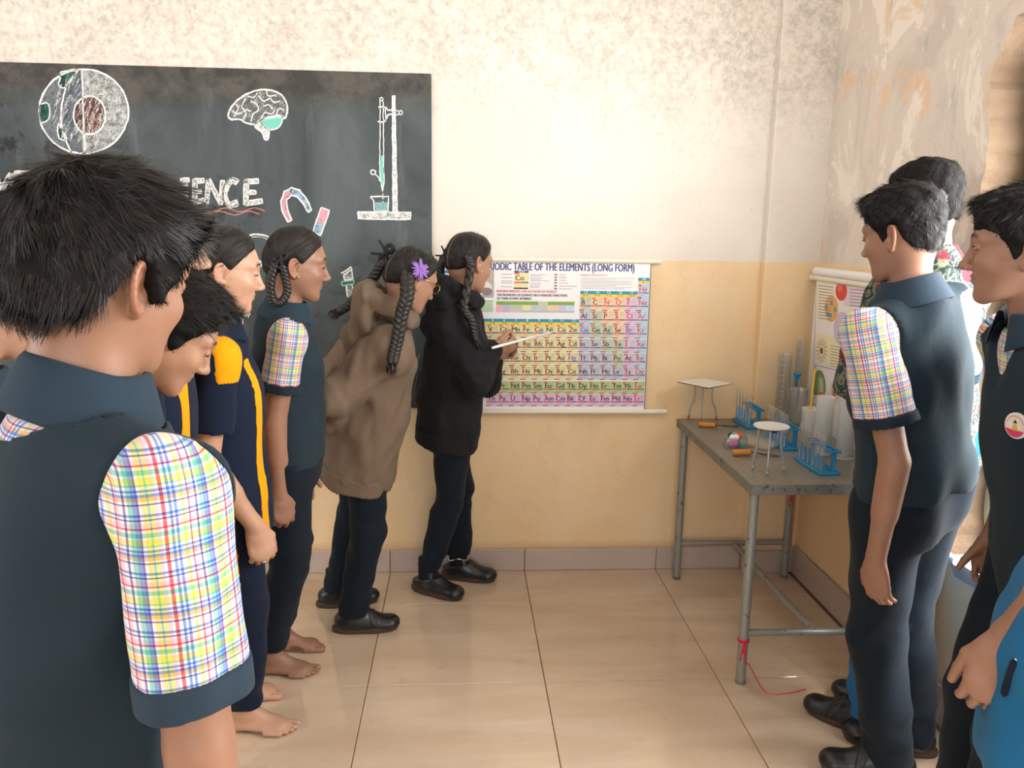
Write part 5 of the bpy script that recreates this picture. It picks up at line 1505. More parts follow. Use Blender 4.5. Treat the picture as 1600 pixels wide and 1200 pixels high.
# test-tube racks with tubes turned over their drying pegs
def tube_mesh():
    return MB().lathe([(.0082, .0), (.0092, .001), (.0086, .003), (.0084, .112), (.0070, .120), (.0038, .1245), (0, .126)], 14).build('test_tube', MAT['clear_glass'], None, True)
tube0 = None
def rack(A, B, C_, where, n=6):
    global tube0
    A, B, C_ = [V3(*p, ZT) for p in (A, B, C_)]
    ln = nrm(B-A); L_ = np.linalg.norm(B-A); wd = C_-B; wd = wd-ln*(wd@ln); Wd = np.linalg.norm(wd); wd = wd/Wd
    R = np.stack([ln, wd, V3(0, 0, 1)], 1)
    if np.linalg.det(R) < 0: pass
    o = empty('test_tube_rack', A); tag(o, 'blue plastic test tube rack '+where, 'rack', 'blue test tube racks')
    def part(name, lo, hi, b=.002):
        m = MB(); m.bbox(lo, hi, b, R, A)
        if np.linalg.det(R) < 0: m.f = {k_: [x[::-1] for x in v] for k_, v in m.f.items()}
        return pb(m, name, MAT['rack_blue'], o)
    part('base_plate', (0, 0, 0), (L_, Wd, .011))
    for q in (.015, L_-.025): part('post', (q, Wd-.026, .011), (q+.012, Wd-.012, .074), .0015)
    # upper plate: a frame of bars with square holes
    part('upper_plate', (.004, Wd-.036, .074), (L_-.004, Wd-.031, .082), .001); part('upper_plate', (.004, Wd-.006, .074), (L_-.004, Wd-.001, .082), .001)
    for i in range(n+1):
        x = .004+(L_-.014)*i/n; part('plate_bar', (x, Wd-.031, .075), (x+.005, Wd-.006, .081), .0008)
    for i in range(n+1):
        x = .004+(L_-.014)*i/n; part('well_bar', (x, Wd-.034, .011), (x+.004, Wd-.008, .014), .0006)
    for i in range(n):
        p = A+ln*(.016+(L_-.032)*i/(n-1))+wd*.014
        pb(MB().lathe([(.0058, .011), (.0056, .058), (.004, .064), (0, .066)], 10, p), 'drying_peg', MAT['rack_blue'], o, 'auto')
        tn = ('first', 'second', 'third', 'fourth', 'fifth', 'sixth')[n-1-i]
        if tube0 is None: tube0 = tube_mesh(); q = tube0
        else: q = tube0.copy(); C.objects.link(q)
        q.location = p+V3(0, 0, .0115); tag(q, 'test tube on the %s peg, blue rack %s' % (tn+' nearest' if n-1-i else 'nearest', where), 'test tube', 'inverted test tubes')
rack((1.190, 2.728), (1.196, 2.532), (1.272, 2.548), 'nearest the front edge')
rack((1.193, 3.035), (1.190, 2.835), (1.262, 2.846), 'behind the round tripod')
rack((1.168, 3.325), (1.172, 3.16), (1.246, 3.176), 'at the far table end', 5)

# open plastic box of coloured model balls, its lid leaning beside it
bx = empty('plastic_box', (1.06, 2.99, ZT)); tag(bx, 'clear plastic box full of coloured balls, lid open', 'box')
q = [V3(*at(u, v, Z=ZT)[:2], ZT) for u, v in ((1134, 702), (1168, 701), (1155, 676), (1122, 677))]
q[2] = q[2]*.35+q[1]*.65; q[3] = q[3]*.35+q[0]*.65; ctr = sum(q)/4
h = .042
def wallq(a_, b_, th=.0018):
    d = nrm(b_-a_); n_ = V3(-d[1], d[0], 0); m = MB()
    o2 = V3(0, 0, h); fl = n_*(.006) * (-1)
    P_ = [a_, b_, b_+n_*th, a_+n_*th]; m.add(P_+[p+o2 for p in P_], [(3, 2, 1, 0), (4, 5, 6, 7), (0, 1, 5, 4), (1, 2, 6, 5), (2, 3, 7, 6), (3, 0, 4, 7)]); return m
for i in range(4): pb(wallq(q[i], q[(i+1) % 4]), 'side_wall', MAT['clear_plastic'], bx)
m = MB(); P_ = [p+V3(0, 0, .0005) for p in q]; m.add(P_+[p+V3(0, 0, .0015) for p in P_], [(3, 2, 1, 0), (4, 5, 6, 7), (0, 1, 5, 4), (1, 2, 6, 5), (2, 3, 7, 6), (3, 0, 4, 7)]); pb(m, 'bottom', MAT['clear_plastic'], bx)
rb = np.random.RandomState(5)
cols = {'green': '1fc06a', 'white': 'f2f2f0', 'black': '1b1c20', 'orange': 'e8582c', 'pink': 'e06aa6', 'blue': '2b4f8f'}
for k_, v in cols.items(): NT('ball_'+k_, .35, .45, srgb(v))
ua, ub = q[1]-q[0], q[3]-q[0]
spots = [('pink', .18, .2, 0), ('pink', .40, .16, 0), ('blue', .62, .18, 0), ('green', .85, .16, 0), ('white', .14, .45, 0), ('white', .38, .42, 0), ('black', .62, .45, 0), ('orange', .86, .45, 0), ('white', .2, .72, 0), ('black', .42, .75, 0), ('blue', .64, .72, 0), ('orange', .86, .75, 0),
         ('white', .25, .30, 1), ('white', .48, .32, 1), ('green', .36, .62, 1), ('orange', .72, .62, 1), ('black', .25, .82, 1), ('pink', .5, .85, 1)]
rr = .0125
b0 = {}
for k_, a_, b_, lv in spots:
    p = q[0]+ua*(.14+a_*.74)+ub*(.14+b_*.74); p[2] = ZT+.002+rr+lv*.021
    if k_ not in b0: b0[k_] = MB().ball((0, 0, 0), rr, 14, 9).build('model_ball', MAT['ball_'+k_], None, True); o = b0[k_]
    else: o = b0[k_].copy(); C.objects.link(o)
    pl_ = ('near the front' if b_ < .35 else 'in the middle' if b_ < .6 else 'at the back'); sd = ('by the tripod side' if a_ > .6 else 'by the handle side' if a_ < .3 else 'midway across')
    o.location = p; tag(o, 'small %s ball in the plastic box, %s layer, %s, %s' % (k_, 'top' if lv else 'bottom', pl_, sd), 'ball', 'coloured balls in the plastic box')
lid = MB(); c_ = at(1184, 691, Z=ZT+.012); dx = nrm(V3(.8, -.95, 0)); dy = V3(-dx[1], dx[0], 0); R = np.stack([dx, nrm(dy+V3(0, 0, .14)), np.cross(dx, nrm(dy+V3(0, 0, .14)))], 1)
lid.bbox((-.075, -.048, -.001), (.075, .048, .001), .0008, R, c_); 
for lo, hi in (((-.075, -.048, .001), (.075, -.046, .010)), ((-.075, .046, .001), (.075, .048, .010)), ((-.075, -.046, .001), (-.073, .046, .010)), ((.073, -.046, .001), (.075, .046, .010))): lid.bbox(lo, hi, .0006, R, c_)
tag(lid.build('box_lid', MAT['clear_plastic']), 'clear plastic lid lying open beside the box of balls', 'lid')

# wooden-handled wire loops
def tool(a_, b_, c2, label):
    a_, b_, c2 = [V3(*p, ZT+.0125) for p in (a_, b_, c2)]; o = empty('wire_holder', a_); tag(o, label, 'lab tool')
    d = b_-a_
    pb(MB().tube([a_, a_+d*.02, a_+d*.10, a_+d*.5, a_+d*.85, a_+d*.93, b_], [.006, .0105, .0118, .0105, .0118, .0095, .007], 14), 'handle', MAT['handle_wood'], o, True)
    pb(MB().tube([b_-d*.01, b_+d*.05], [.0075, .006], 10), 'ferrule', MAT['wire_dark'], o, True)
    w_ = nrm(V3(-(c2-b_)[1], (c2-b_)[0], 0)); zz = V3(0, 0, -.006)
    pb(MB().tube(spline([b_, b_+(c2-b_)*.45+w_*.006+zz*.6, b_+(c2-b_)*.8+w_*.010+zz, c2+zz, b_+(c2-b_)*.8-w_*.010+zz, b_+(c2-b_)*.5-w_*.004+zz, b_+(c2-b_)*.2+zz*.3], 30), .0017, 6), 'wire_loop', MAT['wire_dark'], o, True)
tool((.985, 3.205), (1.050, 3.185), (1.150, 3.195), 'wooden-handled wire holder lying by the square tripod')
tool((.982, 2.772), (1.052, 2.776), (1.146, 2.745), 'wooden-handled wire holder lying by the round tripod')

# glassware and translucent measuring cylinders
def cyl(name, p, r, h_, mat, label, cat, base=None, taper=1.0, wall=.0018, rim=.002, marks=0, foot=.006):
    o = empty(name, V3(*p, ZT)); tag(o, label, cat); P_ = V3(*p, ZT)
    b0_ = foot if base else 0
    pb(MB().lathe([(0, b0_), (r*taper*.9, b0_), (r*taper, b0_+.004), (r, h_-.004), (r+rim, h_), (r-wall, h_-.001), (r*taper-wall, b0_+.006), (0, b0_+.004)], 28, P_), 'wall', MAT[mat], o, True)
    if base: pb(MB().lathe([(0, 0), (base, 0), (base, foot*.5), (r*taper, foot+.003), (0, foot+.003)], 24 if base > .03 else 16, P_), 'foot', MAT[mat], o, True)
    for i in range(marks):
        z_ = b0_+.02+(h_-.05)*i/max(1, marks-1); L_ = .9 if i % 5 else 1.5
        pb(MB().tube([P_+V3((r+.0004)*math.cos(a), (r+.0004)*math.sin(a), z_) for a in np.linspace(-2.2-.2*L_, -2.2+.2*L_, 6)], .0005, 4), 'graduation', MAT['white_plastic'], o)
    return o
cyl('measuring_cylinder', (1.372, 3.305), .028, .295, 'clear_glass', 'tall clear glass measuring cylinder, leftmost of the glassware', 'cylinder', .042, marks=12)
cyl('measuring_cylinder', (1.440, 3.318), .018, .350, 'clear_glass', 'slender clear glass cylinder, tallest, close to the cell chart', 'cylinder', .030, marks=10)
cyl('beaker', (1.400, 3.222), .042, .16, 'clear_glass', 'wide clear glass beaker holding the blue-topped dropper', 'beaker', marks=0)
cyl('measuring_cylinder', (1.436, 3.135), .017, .150, 'clear_glass', 'short clear glass cylinder behind the white beaker', 'cylinder', .026, marks=6)
o = empty('dropper', (1.392, 3.222, ZT)); tag(o, 'glass dropper with a blue flared top standing in the beaker', 'dropper')
P_ = V3(1.392, 3.222, ZT+.008)
pb(MB().lathe([(.002, .0), (.0034, .02), (.0050, .03), (.0050, .17)], 12, P_), 'stem', MAT['clear_glass'], o, True)
pb(MB().lathe([(.0055, .160), (.0062, .186), (.008, .196), (.0185, .214), (.019, .2175), (.010, .2165), (.006, .210), (0, .2)], 20, P_), 'blue_top', MAT['rack_blue'], o, True)
for dx_ in (-.008, .008):
    tag(MB().tube([V3(1.372+dx_, 3.305, ZT+.013), V3(1.372+dx_*1.6, 3.302+dx_*.3, ZT+.30)], .0028, 8).build('glass_rod', MAT['clear_glass'], None, True), 'thin glass rod in the tall measuring cylinder, %s side' % ('wall' if dx_ > 0 else 'door'), 'rod', 'glass rods')
cyl('plastic_beaker', (1.352, 2.975), .034, .132, 'frosted_plastic', 'frosted white plastic beaker holding a yellow pencil', 'beaker', taper=.92)
pc = empty('pencil', (1.36, 2.98, ZT)); tag(pc, 'yellow pencil standing in the frosted beaker', 'pencil')
a_, b_ = V3(1.345, 2.972, ZT+.006), V3(1.358, 2.985, ZT+.285)
NT('pencil_yellow', .4, .4, srgb('f2c021'))
pb(MB().tube([a_, b_], .0042, 6), 'shaft', MAT['pencil_yellow'], pc); pb(MB().tube([b_, b_+(b_-a_)*.05], [.0042, .0012], 6), 'point', MAT['handle_wood'], pc)
tag(MB().tube([V3(1.362, 2.962, ZT+.006), V3(1.374, 2.950, ZT+.20)], [.0045, .0045], 10).build('red_pen', MAT['red_thread'], None, True), 'red pen leaning in the frosted plastic beaker', 'pen')
for p, h_, w_ in (((1.325, 2.800), .214, 'leftmost'), ((1.384, 2.745), .21, 'middle'), ((1.430, 2.66), .206, 'rightmost')):
    cyl('measuring_cylinder', p, .031, h_, 'frosted_plastic', 'frosted white plastic measuring cylinder, %s of the three by the boy' % w_, 'cylinder', .040, marks=8)
# ------------------------------------------------------------------ people
def A(u, v, Y): return at(u, v, Y=Y)
def ik(a, c, l1, l2, pole):
    a, c = np.asarray(a, float), np.asarray(c, float); d = c-a; D = np.linalg.norm(d)
    if D > (l1+l2)*.995: d = d/D; c = a+d*(l1+l2)*.995; D = (l1+l2)*.995
    d = d/np.linalg.norm(d); x = (l1*l1-l2*l2+D*D)/(2*D); h = math.sqrt(max(0, l1*l1-x*x))
    p = np.asarray(pole, float); p = nrm(p-d*(p@d)); return a+d*x+p*h, c
def skel(hc, pel, yaw, H, ank=None, wr=None, shw=.150, neck=None, hipw=.078, hpole=None, nb=(.03, .155), drop=.050, arms='RL', el=None, sh=None):
    """joints of a figure from head centre and pelvis; ank / wr: ground points and wrist targets per side"""
    k = H/1.5; f, l, _ = frame_dirs(yaw); J = {}
    hc, pel = np.asarray(hc), np.asarray(pel)
    up = nrm(hc-pel); up = nrm(up*.6+V3(0, 0, 1)*.4)
    J['neck'] = hc-up*nb[1]*k-f*nb[0]*k if neck is None else np.asarray(neck); J['pel'] = pel
    U = nrm(J['neck']-pel); L = nrm(l-U*(l@U)); F = np.cross(L, U)
    for m, sg in (('R', -1), ('L', 1)):
        if ank and m in ank:
            J['hp'+m] = pel-U*.03*k+L*sg*hipw*k
            a = V3(*ank[m][:2], .085*k); J['an'+m] = a
            D_ = np.linalg.norm(a-J['hp'+m])*1.004; th_, sn_ = .51*D_, .49*D_
            J['kn'+m], _ = ik(J['hp'+m], a, th_, sn_, f)
        if m not in arms: continue
        J['sh'+m] = J['neck']-U*drop*k+L*sg*shw*k
        if sh and m in sh: J['sh'+m] = np.asarray(sh[m])
        l1, l2 = .262*k, .222*k
        w = (wr or {}).get(m)
        if w is None: w = J['sh'+m]+V3(0, 0, -1)*(l1+l2)*.97+f*.05+L*sg*.04
        pole = -f+L*sg*.35-V3(0, 0, .3)
        if hpole and m in hpole: pole = hpole[m]
        if el and m in el: J['el'+m] = np.asarray(el[m]); J['wr'+m] = np.asarray(w)
        else: J['el'+m], J['wr'+m] = ik(J['sh'+m], w, l1, l2, pole)
    return J
def report(n, J, h):
    P_ = lambda p: (round(800+FOC*((p-CAMPOS)@CR)/((p-CAMPOS)@CF)), round(600+FOC*((p-CAMPOS)@CD)/((p-CAMPOS)@CF)))
    print('JOINTS', n, 'torso %.2f' % np.linalg.norm(J['neck']-J['pel']), 'headz %.2f pelz %.2f' % (h.c[2], J['pel'][2]), 'arms', [round(float(np.linalg.norm(J[a]-J[b])), 2) for a, b in (('shR','elR'),('elR','wrR'),('shL','elL'),('elL','wrL')) if a in J], {k_: P_(v) for k_, v in J.items()})

def vest(p, e=.020, mat='navy_vest', hem=-.13, flare=.008, seed=2, fold=.004, arm=.072, scoop=.085, vdepth=.19, wide=1.0):
    J = p.J; fd = p.torso_field(e, hem, wide, 0, fold, seed, flare)
    nk = J['neck']
    fd.sub(ellip(nk+p.F*.005+p.U*.005, [p.L, p.F, p.U], (scoop, scoop*.92, .055)), .006)
    if vdepth: fd.sub(cone(nk+p.F*.10-p.U*.01, nk+p.F*.135-p.U*vdepth, .055, .004), .006)
    for m, sg in (('R', -1), ('L', 1)):
        c = J['sh'+m]
        fd.sub(econe(c+p.L*sg*.005-p.U*.012, c+p.L*sg*.14-p.U*.02, arm, arm*1.15, p.F, .92), .008)
    return p.mesh('vest', fd, MAT[mat])
def shirt_torso(p, e=.010, mat='plaid', lo=.0):
    fd = p.torso_field(e, -.05, 1, .0, .002, 4, shc=.6); base = p.J['pel']+p.U*(p.Lt-.15)
    return p.mesh('shirt', fd, MAT[mat], .008, attrs=lambda V: {'cloth': p.trunk_coords(V)}, mask=lambda q: (q-base)@p.U)
def sleeve(p, m, mat='plaid', r0=.052, r1=.066, upto=.68, cuff='navy_trim', cw=.028, seed=3, h=None, ref=None, fold=.003, cap=True):
    J = p.J; a, b = J['sh'+m], J['el'+m]; d = nrm(b-a); e = a+(b-a)*upto
    fd = p.sleeve_field(m, r0, r1, upto, True, seed, fold, cap=cap)
    if cuff: fd.cut(e-d*cw*.9, d)
    o = p.mesh('sleeve', fd, MAT[mat], h or .0064, attrs=lambda V: {'cloth': limb_coords(V, a, b, p.L*(1 if m == 'L' else -1) if ref is None else ref)})
    if cuff:
        f2 = p.sleeve_field(m, r0+.0025, r1+.0025, upto, True, seed, fold, cap=cap); f2.cut(e-d*cw, -d)
        c = p.mesh('sleeve_cuff', f2, MAT[cuff], h or .005, parent=o)
    return o
def neckcollar(p, mat='navy_trim', up=.028, **kw):
    nk = p.J['neck']; hd = nrm(p.h.c-nk); u = nrm(p.U*.6+hd*.4); f = nrm(p.F-u*(p.F@u)); l = np.cross(u, f)
    return collar('collar', MAT[mat], p.o, nk+u*up+f*.006, f, l, u, **kw)
def copy_field(fd):
    g = Field(); g.ops = list(fd.ops); g.post = list(fd.post); return g
def patch(p, name, fd, mat, cuts, off=.0016, parent=None, h=.0066):
    g = copy_field(fd); g.disp(lambda q: -off)
    for c, n in cuts: g.cut(c, n)
    return p.mesh(name, g, MAT[mat], h, parent=parent)
def hoodie(p, mat, e=.030, hem=-.15, rs=(.066, .058, .046), seed=11, fold=.005, flare=.0, end=.96, wide=1.0, belly=0.0):
    J = p.J; fd = p.torso_field(e, hem, wide, -.02, 0, seed, flare, belly)
    for m in 'RL':
        if 'sh'+m not in J: continue
        a, b, c = J['sh'+m], J['el'+m], J['wr'+m]; w = b+(c-b)*end
        fd.add(cone(a, b, rs[0], rs[1]), .05); fd.add(cone(b, w, rs[1], rs[2]), .025)
    w1 = waves(seed, (4.5, 9, 17), (fold, fold*.7, fold*.35), (1, 1, .6)); fd.disp(w1)
    for m in 'RL':
        if 'el'+m in J:
            b = J['el'+m].astype(F32); w2 = waves(seed+5, (16,), (.004,), (.6, .6, 1.4)); fd.disp(lambda q, b=b, w2=w2: w2(q)*np.exp(-((q-b)**2).sum(1)/.012))
    p.hf = fd
    o = p.mesh('hoodie', fd, MAT[mat])
    # ribbed hem and cuffs
    g = p.torso_field(e+.004-.002, hem-.03, wide, 0, .003, seed, flare); g.cut(J['pel']+p.U*(hem+.035), p.U); p.mesh('hem_band', g, MAT[mat], .006, parent=o)
    for m in 'RL':
        if 'wr'+m not in J: continue
        b, c = J['el'+m], J['wr'+m]; d = nrm(c-b); w = b+(c-b)*end; g = Field(); g.add(cone(w-d*.035, w+d*.012, rs[2]-.006, rs[2]-.010), .01); g.cut(w+d*.012, d); g.disp(waves(3, (40,), (.0012,)))
        p.mesh('cuff', g, MAT[mat], .0045, parent=o)
    return o
def hood(p, mat, back=.10, drop=.10, r=.036, seed=5, tilt=.0, up=.03, rise=.02):
    nk = p.J['neck']; F, L, U = p.F, p.L, p.U; fd = Field(); n = 10; c = nk+U*up
    pts = [c+L*(.088*math.sin(a))+F*(.085*math.cos(a)-.010)+U*(-.035*math.cos(a)+rise) for a in np.linspace(.35, 2*PI-.35, 14)]
    for i, (a, b) in enumerate(zip(pts[:-1], pts[1:])): fd.add(cone(a, b, r*.82, r*.82), .012)
    fd.add(ellip(nk-F*back*.85-U*drop*.45+U*.03, [L, nrm(F+U*.35), nrm(U-F*.35)], (.115, .040, .095)), .03)
    fd.add(ellip(nk-F*(back+.012)-U*drop, [L, nrm(F+U*.2), nrm(U-F*.2)], (.080, .036, .060)), .03)
    fd.disp(waves(seed, (9, 20), (.0055, .003), (1, 1, 1.3)))
    hc = p.h.c; fd.sub(cone(nk-U*.02, hc-U*.03, .050, .062), .008)
    return p.mesh('hood', fd, MAT[mat], .006)
def ear_stud(p, m, mat='gold'):
    sg = 1 if m == 'L' else -1
    MB().ball(p.h.W(.008, sg*.083, -.034), .0038, 10, 7).build('earring', MAT[mat], p.o, True)
def bow(p, c, d, n, s=.022, mat='ribbon', name='hair_ribbon', seed=1):
    m = MB(); rg_ = np.random.RandomState(seed); d, n = nrm(d), nrm(n); t = np.cross(d, n)
    for sg in (1, -1):
        m.tube(spline([c, c+d*sg*s*.7+t*s*.5, c+d*sg*s*1.2+t*s*.1, c+d*sg*s*.7-t*s*.35, c], 12), [s*.16]+[s*.26]*10+[s*.16], 8)
        m.tube(spline([c, c+d*sg*s*.5-t*s*.7, c+d*sg*s*.9-t*s*1.5], 8), s*.15, 6)
    m.ball(c, s*.34, 10, 7)
    return m.build(name, MAT[mat], p.o, True)
def pigtail(p, m, path, r=.017, turns=9, taper=.6, bowat=0.0):
    o = braid('braid', path, r, MAT['braid'], p.o, turns, taper)
    return o

from mathutils.bvhtree import BVHTree
def surf(o, u, v):
    """point and normal where the survey ray of a photo pixel meets an object's surface"""
    me = o.data; bv = BVHTree.FromPolygons([x.co for x in me.vertices], [tuple(f.vertices) for f in me.polygons])
    d = nrm(CF+CR*(u-800)/FOC+CD*(v-600)/FOC); h_ = bv.ray_cast(Vector(CAMPOS), Vector(d))
    return (np.array(h_[0]), np.array(h_[1])) if h_[0] is not None else (None, None)
DN = V3(0, 0, -1)
# ---- girl in the black hoodie, pointing at the chart
h = Head(A(732, 411, 3.15), 36, 14, -3, .96)
J = skel(h.c, A(702, 636, 3.17), 22, 1.5, {'R': at(668, 925, Z=0), 'L': at(716, 903, Z=0)}, {'R': A(766, 546, 3.07), 'L': A(770, 553, 3.24)}, el={'R': A(746, 597, 2.98), 'L': A(760, 598, 3.36)}, sh={'R': A(705, 503, 3.06), 'L': A(730, 497, 3.30)})
p = Person('girl in a black hoodie and long braids pointing at the periodic table chart', 'mid', J, h, 22, 'girl'); report('black', J, h)
tipd = nrm(A(900, 512, 3.28)-A(775, 543, 3.06))
p.body(.18, {'R': dict(d=nrm(V3(.95, .15, .10)), n=nrm(V3(-.1, .75, .6)), curl=(.75, .8, .5), thumb=(.8, .25, .6)), 'L': dict(d=nrm(V3(.9, -.2, .1)), n=nrm(V3(0, -.5, .8)), curl=(.7, .7, .5))}, neck_r=.043)
p.hair(h=.0032)
hoodie(p, 'black_fleece', .022, -.12, (.060, .054, .043)); hood(p, 'black_fleece', .085, .09, .032)
p.trousers(MAT['trouser_navy'], (.082, .060, .050), top=-.10, hem=.10)
p.shoes({'R': at(727, 938, Z=0)-at(662, 922, Z=0), 'L': at(786, 914, Z=0)-at(704, 906, Z=0)}, 'strap', .245)
b0_ = h.W(-.045, -.078, -.005)
braid('braid', [h.W(-.058, -.068, .012), b0_+V3(-.004, -.012, -.03), A(725, 480, 2.99), A(736, 500, 2.97), A(741, 522, 2.97), A(744, 532, 2.975)], .0195, MAT['braid'], p.o, 13, .6)
braid('braid', [h.W(-.058, .068, .012), h.W(-.07, .085, -.03), h.W(-.05, .09, -.10), h.W(-.05, .09, -.2)], .0185, MAT['braid'], p.o, 9, .65)
bow(p, h.W(-.062, .085, .02), V3(.5, 0, .8), V3(-.6, -.7, 0), .024); bow(p, h.W(-.05, -.083, .0), V3(.7, .2, .5), V3(.3, -.9, 0), .014)
ear_stud(p, 'R', 'silver')
q = J['anL']+V3(0, 0, .014); MB().tube([q+V3(.042*math.cos(a), .042*math.sin(a), .008*math.sin(a*3)) for a in np.linspace(0, 2*PI, 30)], .0028, 6).build('anklet', MAT['silver'], p.o, True)
a0_, a1_ = A(779, 541, 3.005), A(862, 519, 3.16)
ptr = MB().tube([a0_-(a1_-a0_)*.12, a0_, a1_], [.0052, .0052, .0036], 10).build('pointer', MAT['white_plastic'], None, True); tag(ptr, 'thin white pointer held by the girl in the black hoodie', 'pointer')

# ---- girl in the brown hoodie, hands clasped behind her back
h = Head(A(641, 437, 2.90), 32, 24, 0, .96)
J = skel(h.c, A(568, 672, 2.95), 15, 1.5, {'R': at(552, 985, Z=0), 'L': at(525, 945, Z=0)}, {'R': A(510, 662, 2.90), 'L': A(514, 668, 3.04)}, hpole={'R': V3(-.35, -1, .1), 'L': V3(-.9, .8, .2)}, nb=(.055, .15))
p = Person('girl in a brown hoodie with a lilac hair flower, leaning towards the chart', 'mid', J, h, 15, 'girl'); report('brown', J, h)
p.body(.15, {'R': dict(d=nrm(V3(-.5, .8, -.3)), n=nrm(V3(-.6, -.3, .4)), curl=(.6, .7, .5)), 'L': dict(d=nrm(V3(-.3, -.8, -.4)), n=nrm(V3(.8, 0, .2)), curl=(.6, .7, .5))}, neck_r=.043)
p.hair(h=.0032)
hoodie(p, 'brown_fleece', .034, -.16, (.070, .062, .050), 21, .007, .012, belly=.012); hood(p, 'brown_fleece', .10, .085, .040, 8, up=.035, rise=.025)
p.trousers(MAT['trouser_navy'], (.083, .065, .056), seed=8, top=-.15, hem=.055)
p.shoes({'R': at(630, 985, Z=0)-at(535, 990, Z=0), 'L': at(604, 936, Z=0)-at(515, 945, Z=0)}, 'velcro', .25)
braid('braid', [h.W(-.055, -.070, .0), A(636, 462, 2.72), A(628, 490, 2.705), A(622, 525, 2.68), A(616, 552, 2.66), A(613, 567, 2.65)], .0235, MAT['braid'], p.o, 13, .72)
braid('braid', [h.W(-.055, .070, .02), A(598, 412, 2.93), A(585, 432, 2.93), A(565, 455, 2.92), A(545, 477, 2.9), A(530, 487, 2.9)], .0205, MAT['braid'], p.o, 12, .8)
bow(p, A(603, 396, 2.93), V3(.5, 0, .8), V3(0, -1, 0), .03)
# flower of lilac ribbon loops
fc = h.W(-.030, -.088, .030); n_ = nrm(-h.l*.95-h.f*.1); t1 = nrm(h.u-n_*(h.u@n_)); t2 = np.cross(n_, t1); m = MB(); rg_ = np.random.RandomState(2)
for i in range(70):
    a_ = rg_.uniform(0, 2*PI); r_ = rg_.uniform(.35, 1)*.042; d_ = t1*math.cos(a_)+t2*math.sin(a_); c_ = fc+n_*rg_.uniform(0, .012)
    m.tube(spline([c_, c_+d_*r_*.5+n_*.010, c_+d_*r_+n_*.004], 6), [.0022, .0036, .0040, .0036, .0028, .0010], 6)
m.build('hair_flower', MAT['lilac'], p.o, True)
# spectacles
m = MB()
for sg in (1, -1):
    c_ = h.W(.098, sg*.033, .004); m.tube([c_+h.sc*(h.l*.023*math.cos(a)+h.u*.018*math.sin(a)) for a in np.linspace(0, 2*PI, 24)], .0013, 6)
    m.tube([h.W(.098, sg*.056, .010), h.W(.04, sg*.078, .012), h.W(-.005, sg*.080, .010)], .0012, 6)
m.tube([h.W(.099, .010, .008), h.W(.104, 0, .011), h.W(.099, -.010, .008)], .0012, 6); m.build('spectacles', MAT['gold'], p.o, True)
zc = p.J['pel']; m = MB(); zp = [zc+p.U*s_+p.F*(.098+.034+.012*(.05 < s_ < .25)+.006) for s_ in np.linspace(-.15, .33, 12)]; m.tube(zp, .004, 6); m.build('zip', MAT['wire_dark'], p.o, True)

# ---- girl in vest with looped braids
h = Head(A(462, 414, 2.56), 14, 8, 0, .96)
J = skel(h.c, A(447, 686, 2.55), 14, 1.5, {'R': at(422, 1052, Z=0), 'L': at(436, 1016, Z=0)}, {'R': A(437, 772, 2.41), 'L': A(466, 745, 2.71)}, hpole={'R': V3(-.9, -.25, 0), 'L': V3(-1, .3, 0)})
p = Person('girl in plaid shirt and navy vest with looped braids, barefoot', 'deep', J, h, 14, 'girl'); report('vest girl', J, h)
p.body(.3, {'R': dict(d=nrm(V3(.12, .05, -1)), n=nrm(V3(-.5, .8, 0)), curl=(.4, .5, .4), spread=.02, thumb=(.9, .3, .25)), 'L': dict(d=nrm(V3(.25, -.1, -1)), n=nrm(V3(0, -1, 0)), curl=(.35, .4, .3))}, {'R': V3(1, -.05, 0), 'L': V3(1, .05, 0)}, neck_r=.043)
p.hair(h=.0032)
shirt_torso(p); vest(p, .018, hem=-.07, arm=.066); sleeve(p, 'R', r0=.052, r1=.060, upto=.62, cuff='navy'); sleeve(p, 'L', r0=.052, r1=.060, upto=.62, cuff='navy'); neckcollar(p, up=.022)
p.trousers(MAT['trouser_navy'], (.082, .062, .048), seed=15, hem=.085, top=-.04)
for sg in (-1, 1):
    braid('braid', [h.W(-.060, sg*.066, .012), h.W(-.070, sg*.082, -.03), h.W(-.072, sg*.088, -.075), h.W(-.060, sg*.090, -.115), h.W(-.038, sg*.092, -.118), h.W(-.022, sg*.090, -.085), h.W(-.030, sg*.086, -.045), h.W(-.045, sg*.082, -.005)], .0130, MAT['braid'], p.o, 16, .9, tail=.005)
    bow(p, h.W(-.050, sg*.086, .012), h.f*.4+h.u, V3(0, sg, 0), .021, seed=4)
ear_stud(p, 'R')

# ---- girl in the navy and yellow sports kit
def kit(p, seed, e=.020):
    J = p.J; fd = p.torso_field(e, -.15, 1, .005, .004, seed, .006); o = p.mesh('sports_shirt', fd, MAT['navy_pe'])
    nk = J['neck']
    for m, sg in (('R', -1), ('L', 1)):
        # yellow shoulder yoke and a stripe down the front of the side
        d = nrm(p.F*.74+p.L*sg*.67)
        q0 = J['pel']+d*.1; w_ = np.cross(p.U, d)
        patch(p, 'side_stripe', fd, 'yellow', [(q0+w_*.020, w_), (q0-w_*.020, -w_), (J['pel'], -d), (J['sh'+m]-p.U*.02, p.U)], parent=o)
        sf = p.sleeve_field(m, .054, .062, .70, True, seed+2, .003); so = p.mesh('sleeve', sf, MAT['navy_pe'], .006)
        a_, b_ = J['sh'+m], J['el'+m]; ax = nrm(b_-a_)
        patch(p, 'shoulder_panel', sf, 'yellow', [(a_+ax*.055, ax), (a_-p.F*.012, -p.F), (a_-ax*.06, -ax), (a_-p.L*sg*.03, -p.L*sg)], parent=so)
    return fd
